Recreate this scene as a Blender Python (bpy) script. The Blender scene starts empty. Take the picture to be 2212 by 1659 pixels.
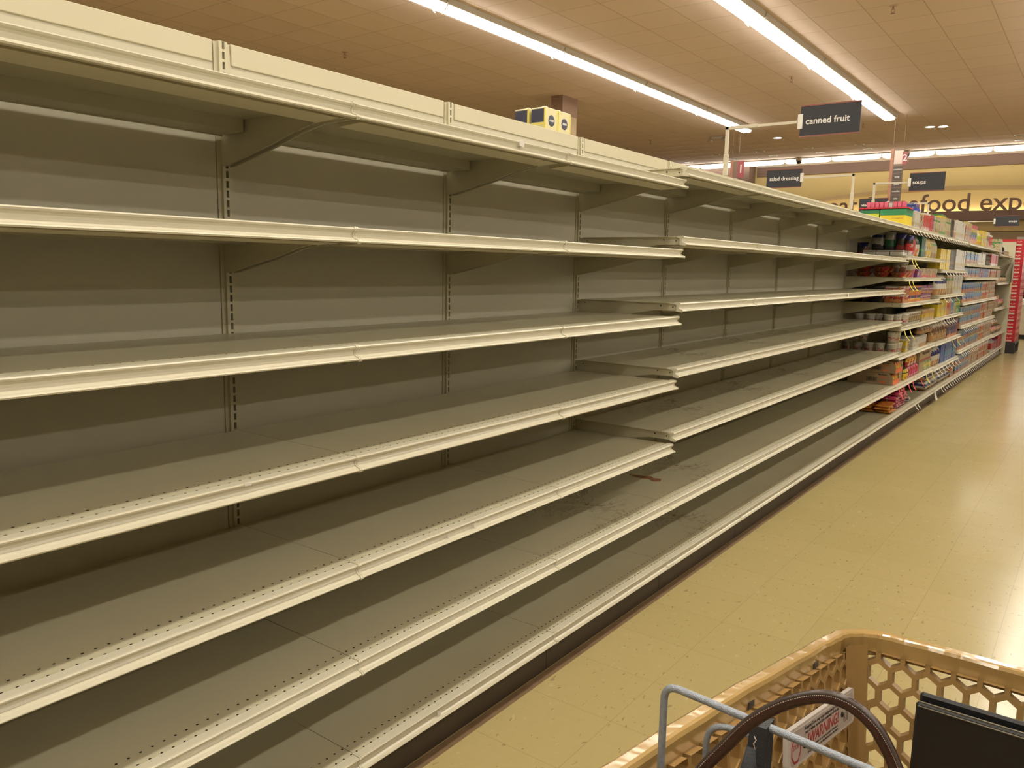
import bpy, math, random
from mathutils import Matrix, Vector
S = 0.0254                      # everything below is measured in inches
SC = bpy.context.scene
COL = SC.collection
rnd = random.Random(7)

# ---------------------------------------------------------------- camera
CX, CZ, YAW, PITCH, ROLL, FPX = 76.05, 55.87, 0.6366, -0.1474, 0.0195, 1715.66
cam_d = bpy.data.cameras.new('camera'); cam = bpy.data.objects.new('camera', cam_d); COL.objects.link(cam)
f = Vector((-math.sin(YAW)*math.cos(PITCH), math.cos(YAW)*math.cos(PITCH), math.sin(PITCH)))
r = Vector((math.cos(YAW), math.sin(YAW), 0)); u = r.cross(f)
r2 = r*math.cos(ROLL)+u*math.sin(ROLL); u2 = -r*math.sin(ROLL)+u*math.cos(ROLL)
m = Matrix((r2, u2, -f)).transposed().to_4x4(); m.translation = Vector((CX, 0, CZ))*S
cam.matrix_world = m
cam_d.sensor_fit = 'HORIZONTAL'; cam_d.sensor_width = 36; cam_d.lens = FPX/2212*36
cam_d.clip_start = 0.02; cam_d.clip_end = 100
SC.camera = cam
# ---------------------------------------------------------------- world, exposure
w = bpy.data.worlds.new('world'); SC.world = w; w.use_nodes = True
w.node_tree.nodes['Background'].inputs[0].default_value = (0.9, 0.8, 0.65, 1)
w.node_tree.nodes['Background'].inputs[1].default_value = 0.02
SC.view_settings.view_transform = 'Standard'; SC.view_settings.look = 'None'
SC.view_settings.gamma = 1; SC.view_settings.use_curve_mapping = False
SC.view_settings.exposure = 1.6
LAMP_COL = (1.0, 0.955, 0.83); LAMP = 9.0

# ---------------------------------------------------------------- materials
MATS = {}
def mat(name, col=(.5,.5,.5), rough=.5, metal=0, emit=0, ecol=None, spec=None, bump=0, bscale=200, var=0, vscale=8, coat=0):
    if name in MATS: return MATS[name]
    m = bpy.data.materials.new(name); m.use_nodes = True; nt = m.node_tree; b = nt.nodes['Principled BSDF']
    b.inputs['Base Color'].default_value = (*col, 1); b.inputs['Roughness'].default_value = rough
    b.inputs['Metallic'].default_value = metal
    if spec is not None: b.inputs['Specular IOR Level'].default_value = spec
    if coat: b.inputs['Coat Weight'].default_value = coat; b.inputs['Coat Roughness'].default_value = .08
    if emit: b.inputs['Emission Color'].default_value = (*(ecol or col), 1); b.inputs['Emission Strength'].default_value = emit
    if var or bump:
        tc = nt.nodes.new('ShaderNodeTexCoord')
        if var:
            n = nt.nodes.new('ShaderNodeTexNoise'); n.inputs['Scale'].default_value = vscale; n.inputs['Detail'].default_value = 5
            nt.links.new(tc.outputs['Object'], n.inputs['Vector'])
            mx = nt.nodes.new('ShaderNodeMix'); mx.data_type = 'RGBA'
            mx.inputs['A'].default_value = (*[c*(1-var) for c in col], 1); mx.inputs['B'].default_value = (*[min(1, c*(1+var)) for c in col], 1)
            nt.links.new(n.outputs['Fac'], mx.inputs['Factor']); nt.links.new(mx.outputs['Result'], b.inputs['Base Color'])
        if bump:
            n = nt.nodes.new('ShaderNodeTexNoise'); n.inputs['Scale'].default_value = bscale
            nt.links.new(tc.outputs['Object'], n.inputs['Vector'])
            bp = nt.nodes.new('ShaderNodeBump'); bp.inputs['Strength'].default_value = bump; bp.inputs['Distance'].default_value = .002
            nt.links.new(n.outputs['Fac'], bp.inputs['Height']); nt.links.new(bp.outputs['Normal'], b.inputs['Normal'])
    MATS[name] = m; return m
class NT:
    """small helper for maths in a node tree"""
    def __init__(s, m): s.t = m.node_tree; s.b = s.t.nodes['Principled BSDF']
    def n(s, k): return s.t.nodes.new(k)
    def l(s, a, b): s.t.links.new(a, b)
    def m(s, op, a, b=None, c=None, clamp=False):
        x = s.n('ShaderNodeMath'); x.operation = op; x.use_clamp = clamp
        for i, v in enumerate((a, b, c)):
            if v is None: continue
            if isinstance(v, (int, float)): x.inputs[i].default_value = v
            else: s.l(v, x.inputs[i])
        return x.outputs[0]
    def mix(s, fac, a, b):
        x = s.n('ShaderNodeMix'); x.data_type = 'RGBA'
        for k, v in (('Factor', fac), ('A', a), ('B', b)):
            if isinstance(v, tuple): x.inputs[k].default_value = (*v[:3], 1)
            elif isinstance(v, (int, float)): x.inputs[k].default_value = v
            else: s.l(v, x.inputs[k])
        return x.outputs['Result']
    def noise(s, vec, scale, detail=4, rough=.5, dist=0):
        x = s.n('ShaderNodeTexNoise'); x.inputs['Scale'].default_value = scale; x.inputs['Detail'].default_value = detail
        x.inputs['Roughness'].default_value = rough; x.inputs['Distortion'].default_value = dist
        s.l(vec, x.inputs['Vector']); return x.outputs['Fac']
    def mapping(s, vec, scale):
        x = s.n('ShaderNodeMapping'); x.inputs['Scale'].default_value = scale; s.l(vec, x.inputs['Vector']); return x.outputs[0]
    def ramp(s, fac, stops, interp='LINEAR'):
        x = s.n('ShaderNodeValToRGB'); x.color_ramp.interpolation = interp; e = x.color_ramp.elements
        while len(e) > 1: e.remove(e[-1])
        e[0].position = stops[0][0]; e[0].color = (*stops[0][1], 1)
        for p, c in stops[1:]:
            q = e.new(p); q.color = (*c, 1)
        s.l(fac, x.inputs[0]); return x.outputs[0]

CREAM = (0.52, 0.478, 0.34)
paint = mat('cream_enamel', CREAM, .38, var=.04, vscale=3)
paint_hi = mat('cream_price_channel', (0.60, 0.56, 0.435), .27)
def deck_mat(name, scuff, rows):
    m = mat(name, CREAM, .3); t = NT(m)
    tc = t.n('ShaderNodeTexCoord'); sp = t.n('ShaderNodeSeparateXYZ'); t.l(tc.outputs['Object'], sp.inputs[0])
    X = t.m('MULTIPLY', sp.outputs[0], 1/S); Y = t.m('MULTIPLY', sp.outputs[1], 1/S)
    fy = t.m('SUBTRACT', t.m('FRACT', Y), .5)
    base = t.ramp(t.noise(tc.outputs['Object'], 3, 5), [(.3, tuple(c*.95 for c in CREAM)), (.7, CREAM)])
    if scuff:
        v = t.mapping(tc.outputs['Object'], (1, .55, 1))
        n1 = t.noise(v, 7, 6, .62, 1.6); n2 = t.noise(tc.outputs['Object'], 1.7, 2); n5 = t.noise(v, 16, 4, .6, .6)
        msk = t.m('MULTIPLY', t.m('SUBTRACT', n2, .46), 7, clamp=True)
        line = t.m('SUBTRACT', 1, t.m('MULTIPLY', t.m('ABSOLUTE', t.m('SUBTRACT', n1, .5)), 45), clamp=True)
        blot = t.m('MULTIPLY', t.m('SUBTRACT', n5, .52), 6, clamp=True)
        base = t.mix(t.m('MULTIPLY', t.m('MULTIPLY', blot, msk), scuff*.5), base, (.22, .14, .08))
        base = t.mix(t.m('MULTIPLY', t.m('MULTIPLY', line, msk), scuff), base, (.10, .055, .03))
    dark = None
    for x0 in rows:
        dx = t.m('SUBTRACT', X, x0); d = t.m('SQRT', t.m('ADD', t.m('MULTIPLY', dx, dx), t.m('MULTIPLY', fy, fy)))
        k = t.m('LESS_THAN', d, .11); dark = k if dark is None else t.m('MAXIMUM', dark, k)
    base = t.mix(dark, base, (.01, .008, .006))
    t.l(base, t.b.inputs['Base Color']); t.b.inputs['Roughness'].default_value = .27
    return m
deck_clean = deck_mat('cream_shelf_deck', 0, (18.85, 17.45)); deck_dirty = deck_mat('scuffed_shelf_deck', .85, (18.85, 17.45))
dark = mat('slot_shade_and_black', (.02, .014, .01), .7)  # near-black: paints the shade inside slots and holes, also colours black parts
kickm = mat('brown_kick_plate', (.05, .034, .025), .5, var=.35, vscale=6)
backm = mat('cream_back_panel', (.52, .485, .375), .5, var=.05, vscale=2)

def pack(name, stops, blob=None, bs=14, th=.55, rough=.38, text=None, sx=1.0):
    """printed packaging: colour bands up the height, broken by blotches of other inks"""
    if name in MATS: return MATS[name]
    m = mat(name, stops[0][1], rough); t = NT(m)
    tc = t.n('ShaderNodeTexCoord'); sp = t.n('ShaderNodeSeparateXYZ'); t.l(tc.outputs['Generated'], sp.inputs[0])
    z = t.m('ADD', sp.outputs[2], t.m('MULTIPLY', t.m('SUBTRACT', t.noise(tc.outputs['Object'], 22), .5), .12))
    c = t.ramp(z, stops, 'CONSTANT')
    if blob:
        for i, bc in enumerate(blob):
            mp = t.n('ShaderNodeMapping'); mp.inputs['Location'].default_value = (i*3.7, i*1.3, i*2.1); t.l(tc.outputs['Object'], mp.inputs['Vector'])
            n = t.noise(mp.outputs[0], bs*(1+.35*i), 3, .55)
            c = t.mix(t.m('GREATER_THAN', n, th+.02*i), c, bc)
    if text:
        v = t.mapping(tc.outputs['Object'], (1, 3*sx, 9)); n = t.noise(v, 24, 1)
        zz = t.m('ABSOLUTE', t.m('SUBTRACT', sp.outputs[2], text[1])); k = t.m('MULTIPLY', t.m('LESS_THAN', zz, text[2]), t.m('GREATER_THAN', n, .52))
        c = t.mix(k, c, text[0])
    t.l(c, t.b.inputs['Base Color']); return m

# ---------------------------------------------------------------- mesh builder
class MB:
    def __init__(s): s.v = []; s.f = []; s.mi = []; s.sm = []
    def face(s, idx, mi=0, sm=False): s.f.append(idx); s.mi.append(mi); s.sm.append(sm)
    def box(s, x0, y0, z0, x1, y1, z1, mi=0, bev=0):
        if x1 < x0: x0, x1 = x1, x0
        if y1 < y0: y0, y1 = y1, y0
        if z1 < z0: z0, z1 = z1, z0
        if bev: return s.rbox(x0, y0, z0, x1, y1, z1, mi, bev)
        b = len(s.v)
        s.v += [(x, y, z) for z in (z0, z1) for y in (y0, y1) for x in (x0, x1)]
        for q in ((0,2,3,1), (4,5,7,6), (0,1,5,4), (2,6,7,3), (0,4,6,2), (1,3,7,5)): s.face([b+i for i in q], mi)
    def rbox(s, x0, y0, z0, x1, y1, z1, mi, c):
        """box with chamfered edges"""
        b = len(s.v); P = {}
        lo = (x0, y0, z0); hi = (x1, y1, z1)
        c = min(c, .45*(x1-x0), .45*(y1-y0), .45*(z1-z0))
        for i in range(8):
            sg = [(i >> k) & 1 for k in range(3)]
            for ax in range(3):
                p = []
                for k in range(3):
                    full = hi[k] if sg[k] else lo[k]
                    p.append(full if k == ax else full+(-c if sg[k] else c))
                P[(i, ax)] = len(s.v); s.v.append(tuple(p))
        def outw(idx):
            ctr = Vector(((x0+x1)/2, (y0+y1)/2, (z0+z1)/2)); pts = [Vector(s.v[i]) for i in idx]
            n = (pts[1]-pts[0]).cross(pts[2]-pts[0]); cc = sum(pts, Vector())/len(pts)
            s.face(idx if n.dot(cc-ctr) > 0 else idx[::-1], mi)
        for ax in range(3):
            o = [k for k in range(3) if k != ax]
            for sd in (0, 1):
                ids = [i for i in range(8) if ((i >> ax) & 1) == sd]
                order = [(0, 0), (1, 0), (1, 1), (0, 1)]
                q = []
                for a, bb in order:
                    i = (sd << ax) | (a << o[0]) | (bb << o[1]); q.append(P[(i, ax)])
                outw(q)
            for a in (0, 1):
                for bb in (0, 1):
                    i0 = (a << o[0]) | (bb << o[1]); i1 = i0 | (1 << ax)
                    outw([P[(i0, o[0])], P[(i0, o[1])], P[(i1, o[1])], P[(i1, o[0])]])
        for i in range(8): outw([P[(i, 0)], P[(i, 1)], P[(i, 2)]])
    def prism(s, pts, a, b, axis='y', mi=0, sm=False):
        """closed outline extruded along an axis; pts are (x,z) for y, (y,z) for x, (x,y) for z"""
        k = len(s.v); n = len(pts)
        mk = {'y': lambda p, t: (p[0], t, p[1]), 'x': lambda p, t: (t, p[0], p[1]), 'z': lambda p, t: (p[0], p[1], t)}[axis]
        s.v += [mk(p, a) for p in pts]+[mk(p, b) for p in pts]
        ar = sum(pts[i][0]*pts[(i+1) % n][1]-pts[(i+1) % n][0]*pts[i][1] for i in range(n))
        flip = (ar > 0) ^ (axis == 'y') ^ (b < a)
        for i in range(n):
            j = (i+1) % n; q = [k+i, k+j, k+n+j, k+n+i]
            s.face(q if flip else q[::-1], mi, sm)
        c0 = list(range(k, k+n)); c1 = list(range(k+n, k+2*n))
        s.face(c0[::-1] if flip else c0, mi); s.face(c1 if flip else c1[::-1], mi)
    def tube(s, path, rad, n=8, mi=0, flat=1.0, closed=False):
        P = [Vector(p) for p in path]; k0 = len(s.v); up = Vector((0, 0, 1)); last = None
        for i, p in enumerate(P):
            t = (P[min(i+1, len(P)-1)]-P[max(i-1, 0)]).normalized()
            if last is None:
                a = t.orthogonal().normalized()
            else:
                a = (last-t*last.dot(t)).normalized()
            last = a; bb = t.cross(a); rr = rad[i] if isinstance(rad, (list, tuple)) else rad
            for j in range(n):
                th = 2*math.pi*j/n; q = p+a*(math.cos(th)*rr)+bb*(math.sin(th)*rr*flat); s.v.append(tuple(q))
        for i in range(len(P)-1):
            for j in range(n):
                a0 = k0+i*n+j; a1 = k0+i*n+(j+1) % n; s.face([a0, a1, a1+n, a0+n], mi, True)
        s.face([k0+j for j in range(n)][::-1], mi); s.face([k0+(len(P)-1)*n+j for j in range(n)], mi)
    def lathe(s, prof, cx=0, cy=0, n=16, mi=0, axis='z', cz=0):
        """prof = [(radius, height)]"""
        k0 = len(s.v)
        for rr, h in prof:
            for j in range(n):
                th = 2*math.pi*j/n; a, b = rr*math.cos(th), rr*math.sin(th)
                s.v.append((cx+a, cy+b, cz+h) if axis == 'z' else ((cx+a, cy+h, cz+b) if axis == 'y' else (cx+h, cy+a, cz+b)))
        fl = (axis == 'y')
        for i in range(len(prof)-1):
            for j in range(n):
                a0 = k0+i*n+j; a1 = k0+i*n+(j+1) % n; q = [a0, a1, a1+n, a0+n]; s.face(q[::-1] if fl else q, mi, True)
        c0 = [k0+j for j in range(n)]; c1 = [k0+(len(prof)-1)*n+j for j in range(n)]
        s.face(c0 if fl else c0[::-1], mi); s.face(c1[::-1] if fl else c1, mi)
    def quad(s, a, b, c, d, mi=0):
        k = len(s.v); s.v += [a, b, c, d]; s.face([k, k+1, k+2, k+3], mi)
    def build(s, name, mats, parent=None, loc=None, me_only=False):
        me = bpy.data.meshes.new(name)
        me.from_pydata([(x*S, y*S, z*S) for x, y, z in s.v], [], s.f)
        for mm in (mats if isinstance(mats, (list, tuple)) else [mats]): me.materials.append(mm)
        me.polygons.foreach_set('material_index', s.mi); me.polygons.foreach_set('use_smooth', s.sm); me.update()
        return me if me_only else put(name, me, parent, loc)
def put(name, me, parent=None, loc=None, rot=None):
    o = bpy.data.objects.new(name, me); COL.objects.link(o)
    if parent is not None: o.parent = parent
    if loc is not None: o.location = Vector(loc)*S
    if rot is not None: o.rotation_euler = rot
    return o
def tag(o, label=None, cat=None, group=None, kind=None):
    if label: o['label'] = label
    if cat: o['category'] = cat
    if group: o['group'] = group
    if kind: o['kind'] = kind
    return o
def thing(name, label, cat, loc=(0, 0, 0), rz=0, group=None):
    o = bpy.data.objects.new(name, None); COL.objects.link(o); o.empty_display_size = .05
    o.location = Vector(loc)*S; o.rotation_euler = (0, 0, rz); return tag(o, label, cat, group)
def copy_tree(o, loc=None, label=None, group=None, rot=None):
    c = o.copy(); COL.objects.link(c)
    if loc is not None: c.location = Vector(loc)*S
    if rot is not None: c.rotation_euler = rot
    if label: c['label'] = label
    if group: c['group'] = group
    for ch in list(o.children):
        d = ch.copy(); COL.objects.link(d); d.parent = c
        for g in list(ch.children):
            e = g.copy(); COL.objects.link(e); e.parent = d
    return c
def text(name, body, size, m, parent, loc, rot, ext=.02, align='CENTER', bold=0, xs=1.0, shear=0, ay='CENTER'):
    cu = bpy.data.curves.new(name, 'FONT'); cu.body = body; cu.size = size*S; cu.align_x = align; cu.align_y = ay
    cu.extrude = ext*S; cu.offset = bold*S; cu.shear = shear; cu.resolution_u = 4; cu.materials.append(m)
    tmp = bpy.data.objects.new(name, cu); me = bpy.data.meshes.new_from_object(tmp); bpy.data.objects.remove(tmp); bpy.data.curves.remove(cu)
    me.name = name; o = bpy.data.objects.new(name, me); COL.objects.link(o); o.parent = parent
    o.location = Vector(loc)*S; o.rotation_euler = rot; o.scale = (xs, 1, 1); return o

# ---------------------------------------------------------------- room shell
XL, XR, YN, YF, ZC = -620, 640, -260, 900, 174
def floor_mat():
    m = mat('vinyl_tile_floor', (.5, .42, .2), .15, spec=.36); t = NT(m)
    tc = t.n('ShaderNodeTexCoord'); sp = t.n('ShaderNodeSeparateXYZ'); t.l(tc.outputs['Object'], sp.inputs[0])
    X = t.m('MULTIPLY', sp.outputs[0], 1/S/12); Y = t.m('MULTIPLY', sp.outputs[1], 1/S/12)
    fx = t.m('ABSOLUTE', t.m('SUBTRACT', t.m('FRACT', t.m('ADD', X, .33)), .5)); fy = t.m('ABSOLUTE', t.m('SUBTRACT', t.m('FRACT', t.m('ADD', Y, .2)), .5))
    seam = t.m('GREATER_THAN', t.m('MAXIMUM', fx, fy), .4965)
    cell = t.n('ShaderNodeTexWhiteNoise'); cb = t.n('ShaderNodeCombineXYZ')
    t.l(t.m('FLOOR', t.m('ADD', X, .33)), cb.inputs[0]); t.l(t.m('FLOOR', t.m('ADD', Y, .2)), cb.inputs[1]); t.l(cb.outputs[0], cell.inputs['Vector'])
    base = t.mix(cell.outputs[0], (.475, .385, .175), (.50, .405, .19))
    n1 = t.noise(tc.outputs['Object'], 28, 6, .6); base = t.mix(t.m('MULTIPLY', n1, .35), base, (.40, .315, .135))
    v = t.mapping(tc.outputs['Object'], (1, .45, 1)); n2 = t.noise(v, 70, 2, .4, .5)
    base = t.mix(t.m('MULTIPLY', t.m('GREATER_THAN', n2, .70), .55), base, (.20, .145, .07))
    n4 = t.noise(v, 45, 2, .4, .5); base = t.mix(t.m('MULTIPLY', t.m('GREATER_THAN', n4, .71), .4), base, (.58, .50, .30))
    base = t.mix(t.m('MULTIPLY', seam, .38), base, (.22, .15, .07))
    t.l(base, t.b.inputs['Base Color'])
    t.l(t.m('ADD', t.m('MULTIPLY', t.noise(tc.outputs['Object'], 2.5, 5), .16), .13), t.b.inputs['Roughness'])
    bp = t.n('ShaderNodeBump'); bp.inputs['Strength'].default_value = .12; bp.inputs['Distance'].default_value = .002
    t.l(t.noise(tc.outputs['Object'], 5, 3), bp.inputs['Height']); t.l(bp.outputs[0], t.b.inputs['Normal'])
    return m
def ceil_mat():
    m = mat('ceiling_tile', (.7, .57, .45), .9); t = NT(m)
    tc = t.n('ShaderNodeTexCoord'); sp = t.n('ShaderNodeSeparateXYZ'); t.l(tc.outputs['Object'], sp.inputs[0])
    X = t.m('ADD', t.m('MULTIPLY', sp.outputs[0], 1/S/24), .04); Y = t.m('SUBTRACT', t.m('MULTIPLY', sp.outputs[1], 1/S/24), .64)
    fx = t.m('ABSOLUTE', t.m('SUBTRACT', t.m('FRACT', X), .5)); fy = t.m('ABSOLUTE', t.m('SUBTRACT', t.m('FRACT', Y), .5))
    e = t.m('MAXIMUM', fx, fy); seam = t.m('GREATER_THAN', e, .489)
    cell = t.n('ShaderNodeTexWhiteNoise'); cb = t.n('ShaderNodeCombineXYZ'); t.l(t.m('FLOOR', X), cb.inputs[0]); t.l(t.m('FLOOR', Y), cb.inputs[1]); t.l(cb.outputs[0], cell.inputs['Vector'])
    base = t.mix(cell.outputs[0], (.66, .52, .45), (.69, .545, .475)); base = t.mix(t.m('MULTIPLY', t.noise(tc.outputs['Object'], 60, 3), .25), base, (.60, .47, .40))
    base = t.mix(t.m('MULTIPLY', seam, .5), base, (.34, .225, .16)); t.l(base, t.b.inputs['Base Color'])
    bp = t.n('ShaderNodeBump'); bp.inputs['Strength'].default_value = .6; bp.inputs['Distance'].default_value = .03
    h = t.m('ADD', t.m('MULTIPLY', cell.outputs[0], .25), t.m('MULTIPLY', t.m('MULTIPLY', e, e), 1.6)); t.l(h, bp.inputs['Height']); t.l(bp.outputs[0], t.b.inputs['Normal'])
    return m
def shell(name, b, mm): return tag(b.build(name, mm), kind='structure')
b = MB(); b.box(XL, YN, -4, XR, YF, 0); shell('floor', b, floor_mat())
b = MB(); b.box(XL, YN, ZC, XR, YF, ZC+4); shell('ceiling', b, ceil_mat())
wallp = mat('tan_wall_paint', (.34, .25, .15), .8, var=.04)
b = MB(); b.box(XL-4, YN, 0, XL, YF, ZC); shell('wall_left', b, wallp)
b = MB(); b.box(XR, YN, 0, XR+4, YF, ZC); shell('wall_right', b, wallp)
b = MB(); b.box(XL, YN-4, 0, XR, YN, ZC); shell('wall_front', b, wallp)
yel = mat('yellow_wall_paint', (.50, .385, .165), .75, var=.03, vscale=2); brn = mat('brown_band_paint', (.17, .105, .078), .7, var=.05)
tan = mat('tan_arch_paint', (.355, .255, .125), .75); creamw = mat('cream_soffit_paint', (.5, .42, .31), .8)
b = MB(); b.box(XL, YF, 0, XR, YF+4, 98, 0); b.box(XL, YF, 98, XR, YF+4, 170, 1); b.box(XL, YF, 170, XR, YF+4, ZC, 2)
shell('wall_back', b, [wallp, yel, creamw])
b = MB(); b.box(-252, 898.5, 160, XR, YF, 170); shell('trim_1', b, brn)
b = MB(); b.box(-252, 892, 108, XR, 893, 117.2); b.box(-252, 893, 108, XR, YF, 109); shell('trim_2', b, brn)
b = MB(); b.box(-252, 897, 98, XR, YF, 103); shell('trim_5', b, mat('pale_yellow_trim', (.52, .39, .17), .7))
# painted arch over the lettering
arc = []; N = 48; cxa, rx = -58, 190
for i in range(N+1):
    a = math.pi*i/N; arc.append((cxa-rx*math.cos(a), 112+30*math.sin(a)**1.15))
arc2 = [(x*1.0, max(z-3.4, 111.9)) for x, z in arc]
b = MB()
for i in range(N):
    p, q, r_, s_ = arc[i], arc[i+1], arc2[i+1], arc2[i]
    b.prism([p, q, r_, s_], 899.2, 900, 'y')
shell('trim_3', b, tan)
b = MB(); b.box(XL, 880, 0, -254, 899, ZC); shell('wall_pier', b, [brn])

# ---------------------------------------------------------------- lamps of the room
lampm = mat('lit_fluorescent_lens', (1, .95, .88), .4, emit=LAMP, ecol=LAMP_COL)
housing = mat('white_lamp_housing', (.5, .46, .40), .45)
def make_fixture(L):
    t = thing('fluorescent_light', 'long white fluorescent ceiling fixture', 'ceiling light')
    b = MB(); b.prism([(-5.2, 0), (-4.6, -2.6), (-2.6, -3.2), (2.6, -3.2), (4.6, -2.6), (5.2, 0)], 0, L-.2, 'y'); b.build('housing', housing, t)
    b = MB(); b.prism([(-3.3, -3.2), (-3.1, -4.1), (3.1, -4.1), (3.3, -3.2)], .4, L-.6, 'y'); b.build('lens', lampm, t)
    b = MB(); b.prism([(-6.0, -.2), (-5.7, -1.2), (-4.6, -3.6), (-2.9, -5.4), (-2.7, -5.1), (-4.2, -3.2), (-5.4, -.2)], 0, .6, 'y'); b.build('clip', housing, t); b = MB()
    b.prism([(6.0, -.2), (5.7, -1.2), (4.6, -3.6), (2.9, -5.4), (2.7, -5.1), (4.2, -3.2), (5.4, -.2)], 0, .6, 'y'); b.build('clip', housing, t)
    return t
fix0 = None
ROWX = [-178, -68, 56, 170, 280, 390, 500]
rowname = {-178: 'in the left lamp row', -68: 'in the right lamp row'}
ordn = ['first', 'second', 'third', 'fourth', 'fifth', 'sixth', 'seventh', 'eighth', 'ninth', 'tenth']
for rx_ in ROWX:
    for k in range(9):
        y = 667-96*(k+1)
        lab = ('white fluorescent fixture %s, %s from its far end' % (rowname[rx_], ordn[k])) if rx_ in rowname else 'white fluorescent fixture in a lamp row outside the picture'
        grp = 'fluorescent lamp rows along the aisles'
        if fix0 is None: fix0 = make_fixture(96); tag(fix0, lab, None, grp); fix0.location = Vector((rx_, y, ZC-.05))*S
        else: copy_tree(fix0, (rx_, y, ZC-.05), lab, grp)
# bare lamp row in front of the back wall
def wall_lamp():
    t = thing('wall_wash_light', 'x', 'ceiling light', group='lamp row along the back wall')
    b = MB(); b.box(0, -3, -1.2, 47.4, 3, 0); b.build('housing', housing, t)
    wlm = mat('lit_wall_lamp_lens', (1, .95, .88), .4, emit=3.6, ecol=LAMP_COL); b = MB(); b.tube([(.5, 0, -2.9), (2.0, 0, -3.1), (5, 0, -3.3), (42.4, 0, -3.3), (45.4, 0, -3.1), (46.9, 0, -2.9)], [.8, 1.9, 2.3, 2.3, 1.9, .8], 12); b.build('lens', wlm, t)
    return t
wl0 = None
for k in range(10):
    x = 27-47.8*(k+1)
    lab = 'bright white lamp tube in the row along the back wall, %s from its right end' % ordn[k]
    if wl0 is None: wl0 = wall_lamp(); wl0.location = Vector((x, 870, ZC-.02))*S; wl0['label'] = lab
    else: copy_tree(wl0, (x, 870, ZC-.02), lab)
# glow strip on the ledge behind the lettering
t = thing('cove_light', 'hidden warm light strip glowing on the ledge behind the wall lettering', 'light strip', (0, 0, 0))
b = MB(); b.box(-200, 895, 112.2, 100, 898, 113.2); b.build('light_strip', mat('warm_cove_lamp', (1, .85, .5), .5, emit=7, ecol=(1, .86, .60)), t)
# recessed cans, sprinklers, emergency light, domes
canm = mat('recessed_lamp_trim', (.75, .68, .58), .35)
def can(lit):
    t = thing('recessed_downlight', 'x', 'downlight')
    b = MB(); b.lathe([(4.4, 0), (4.4, -.25), (3.6, -.35), (3.4, -.1), (3.4, .0)], n=20); b.build('trim_ring', canm, t)
    b = MB(); b.lathe([(.1, -.05), (2.9, -.06), (3.3, -.02)], n=20)
    b.build('lamp_face', mat('lit_downlight_bulb', (1, .95, .85), .4, emit=30, ecol=(1, .9, .75)) if lit else mat('unlit_downlight_bulb', (.35, .27, .2), .3), t)
    return t
CAN = [(-122, 836), (-167, 839), (-214, 838), (-261, 844), (-311, 846), (2, 845), (-122, 804), (-168, 803), (-215, 803), (-263, 806), (4, 813)]
c0 = None
for i, (x, y) in enumerate(CAN):
    lab = 'unlit recessed ceiling downlight in the %s row from the back wall, %s of its row' % (('first', 0)[0] if i < 6 else 'second', ordn[(i if i < 6 else i-6)])
    if c0 is None: c0 = can(False); c0.location = Vector((x, y, ZC))*S; tag(c0, lab, None, 'unlit recessed downlights')
    else: copy_tree(c0, (x, y, ZC), lab, 'unlit recessed downlights')
c1 = can(True); c1.location = Vector((-174, 731, ZC))*S; c1['label'] = 'single glowing recessed downlight left of the canned fruit sign'
copy_tree(c1, (-52, 736, ZC), 'left of the two glowing recessed downlights right of the canned fruit sign')
copy_tree(c1, (-43, 739, ZC), 'right of the two glowing recessed downlights right of the canned fruit sign')
brass = mat('dull_sprinkler_metal', (.30, .20, .13), .4, metal=.6)
def sprinkler():
    t = thing('fire_sprinkler', 'x', 'sprinkler', group='ceiling sprinklers')
    b = MB(); b.lathe([(1.9, 0), (1.6, -.35), (.7, -.4)], n=14); b.build('escutcheon', mat('sprinkler_plate', (.5, .36, .25), .5), t)
    b = MB(); b.tube([(0, 0, -.3), (0, 0, -1.7)], .35, 8); b.tube([(-.5, 0, -1.5), (-.75, 0, -2.4), (0, 0, -3.3)], .12, 6); b.tube([(.5, 0, -1.5), (.75, 0, -2.4), (0, 0, -3.3)], .12, 6)
    b.lathe([(.2, -3.3), (1.0, -3.35), (1.0, -3.45), (.1, -3.5)], n=12); b.build('head', brass, t); return t
SPR = [((-283.6, 321.2), 'ceiling sprinkler above the near end of the empty shelving'), ((-91.9, 508.9), 'ceiling sprinkler between the two long lamp rows'),
       ((-13.1, 401), 'ceiling sprinkler right of both long lamp rows'), ((-93, 693), 'ceiling sprinkler beside the right edge of the canned fruit sign'), ((-278, 688), 'ceiling sprinkler right of the brown column')]
s0 = None
for p, lab in SPR:
    if s0 is None: s0 = sprinkler(); s0.location = Vector((*p, ZC))*S; s0['label'] = lab
    else: copy_tree(s0, (*p, ZC), lab)
t = thing('emergency_light', 'white twin-head emergency light on the ceiling', 'emergency light', (-217, 698, ZC))
whitep = mat('white_plastic', (.5, .45, .39), .4)
b = MB(); b.box(-5, -2, -2.6, 5, 2, 0, bev=.4); b.build('body', whitep, t)
for s_ in (-1, 1):
    b = MB(); b.lathe([(1.2, -.2), (2.4, -2.2), (2.5, -2.8), (.2, -2.6)], cx=s_*6.8, cz=-1.4, n=14); b.tube([(s_*4.8, 0, -1.5), (s_*6.8, 0, -1.8)], .5, 8); b.build('lamp_head', whitep, t)
d0 = None
for x, lab in ((-196, 'dark security camera dome below the lamp row, left of the aisle 2 marker'), (-93, 'dark security camera dome right beside the aisle 2 marker')):
    t = thing('security_camera_dome', lab, 'camera dome', (x, 866, ZC))
    b = MB(); b.lathe([(3.4, 0), (3.6, -3), (3.2, -3.4)], n=18); b.build('mount', whitep, t)
    b = MB(); b.lathe([(3.1, -3.4), (2.9, -4.8), (1.8, -6.1), (.2, -6.5)], n=18); b.build('dome', mat('smoked_dome', (.04, .03, .03), .15), t)
    b = MB(); b.tube([(0, 0, 1), (0, 0, 0)], 1, 8)
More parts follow.
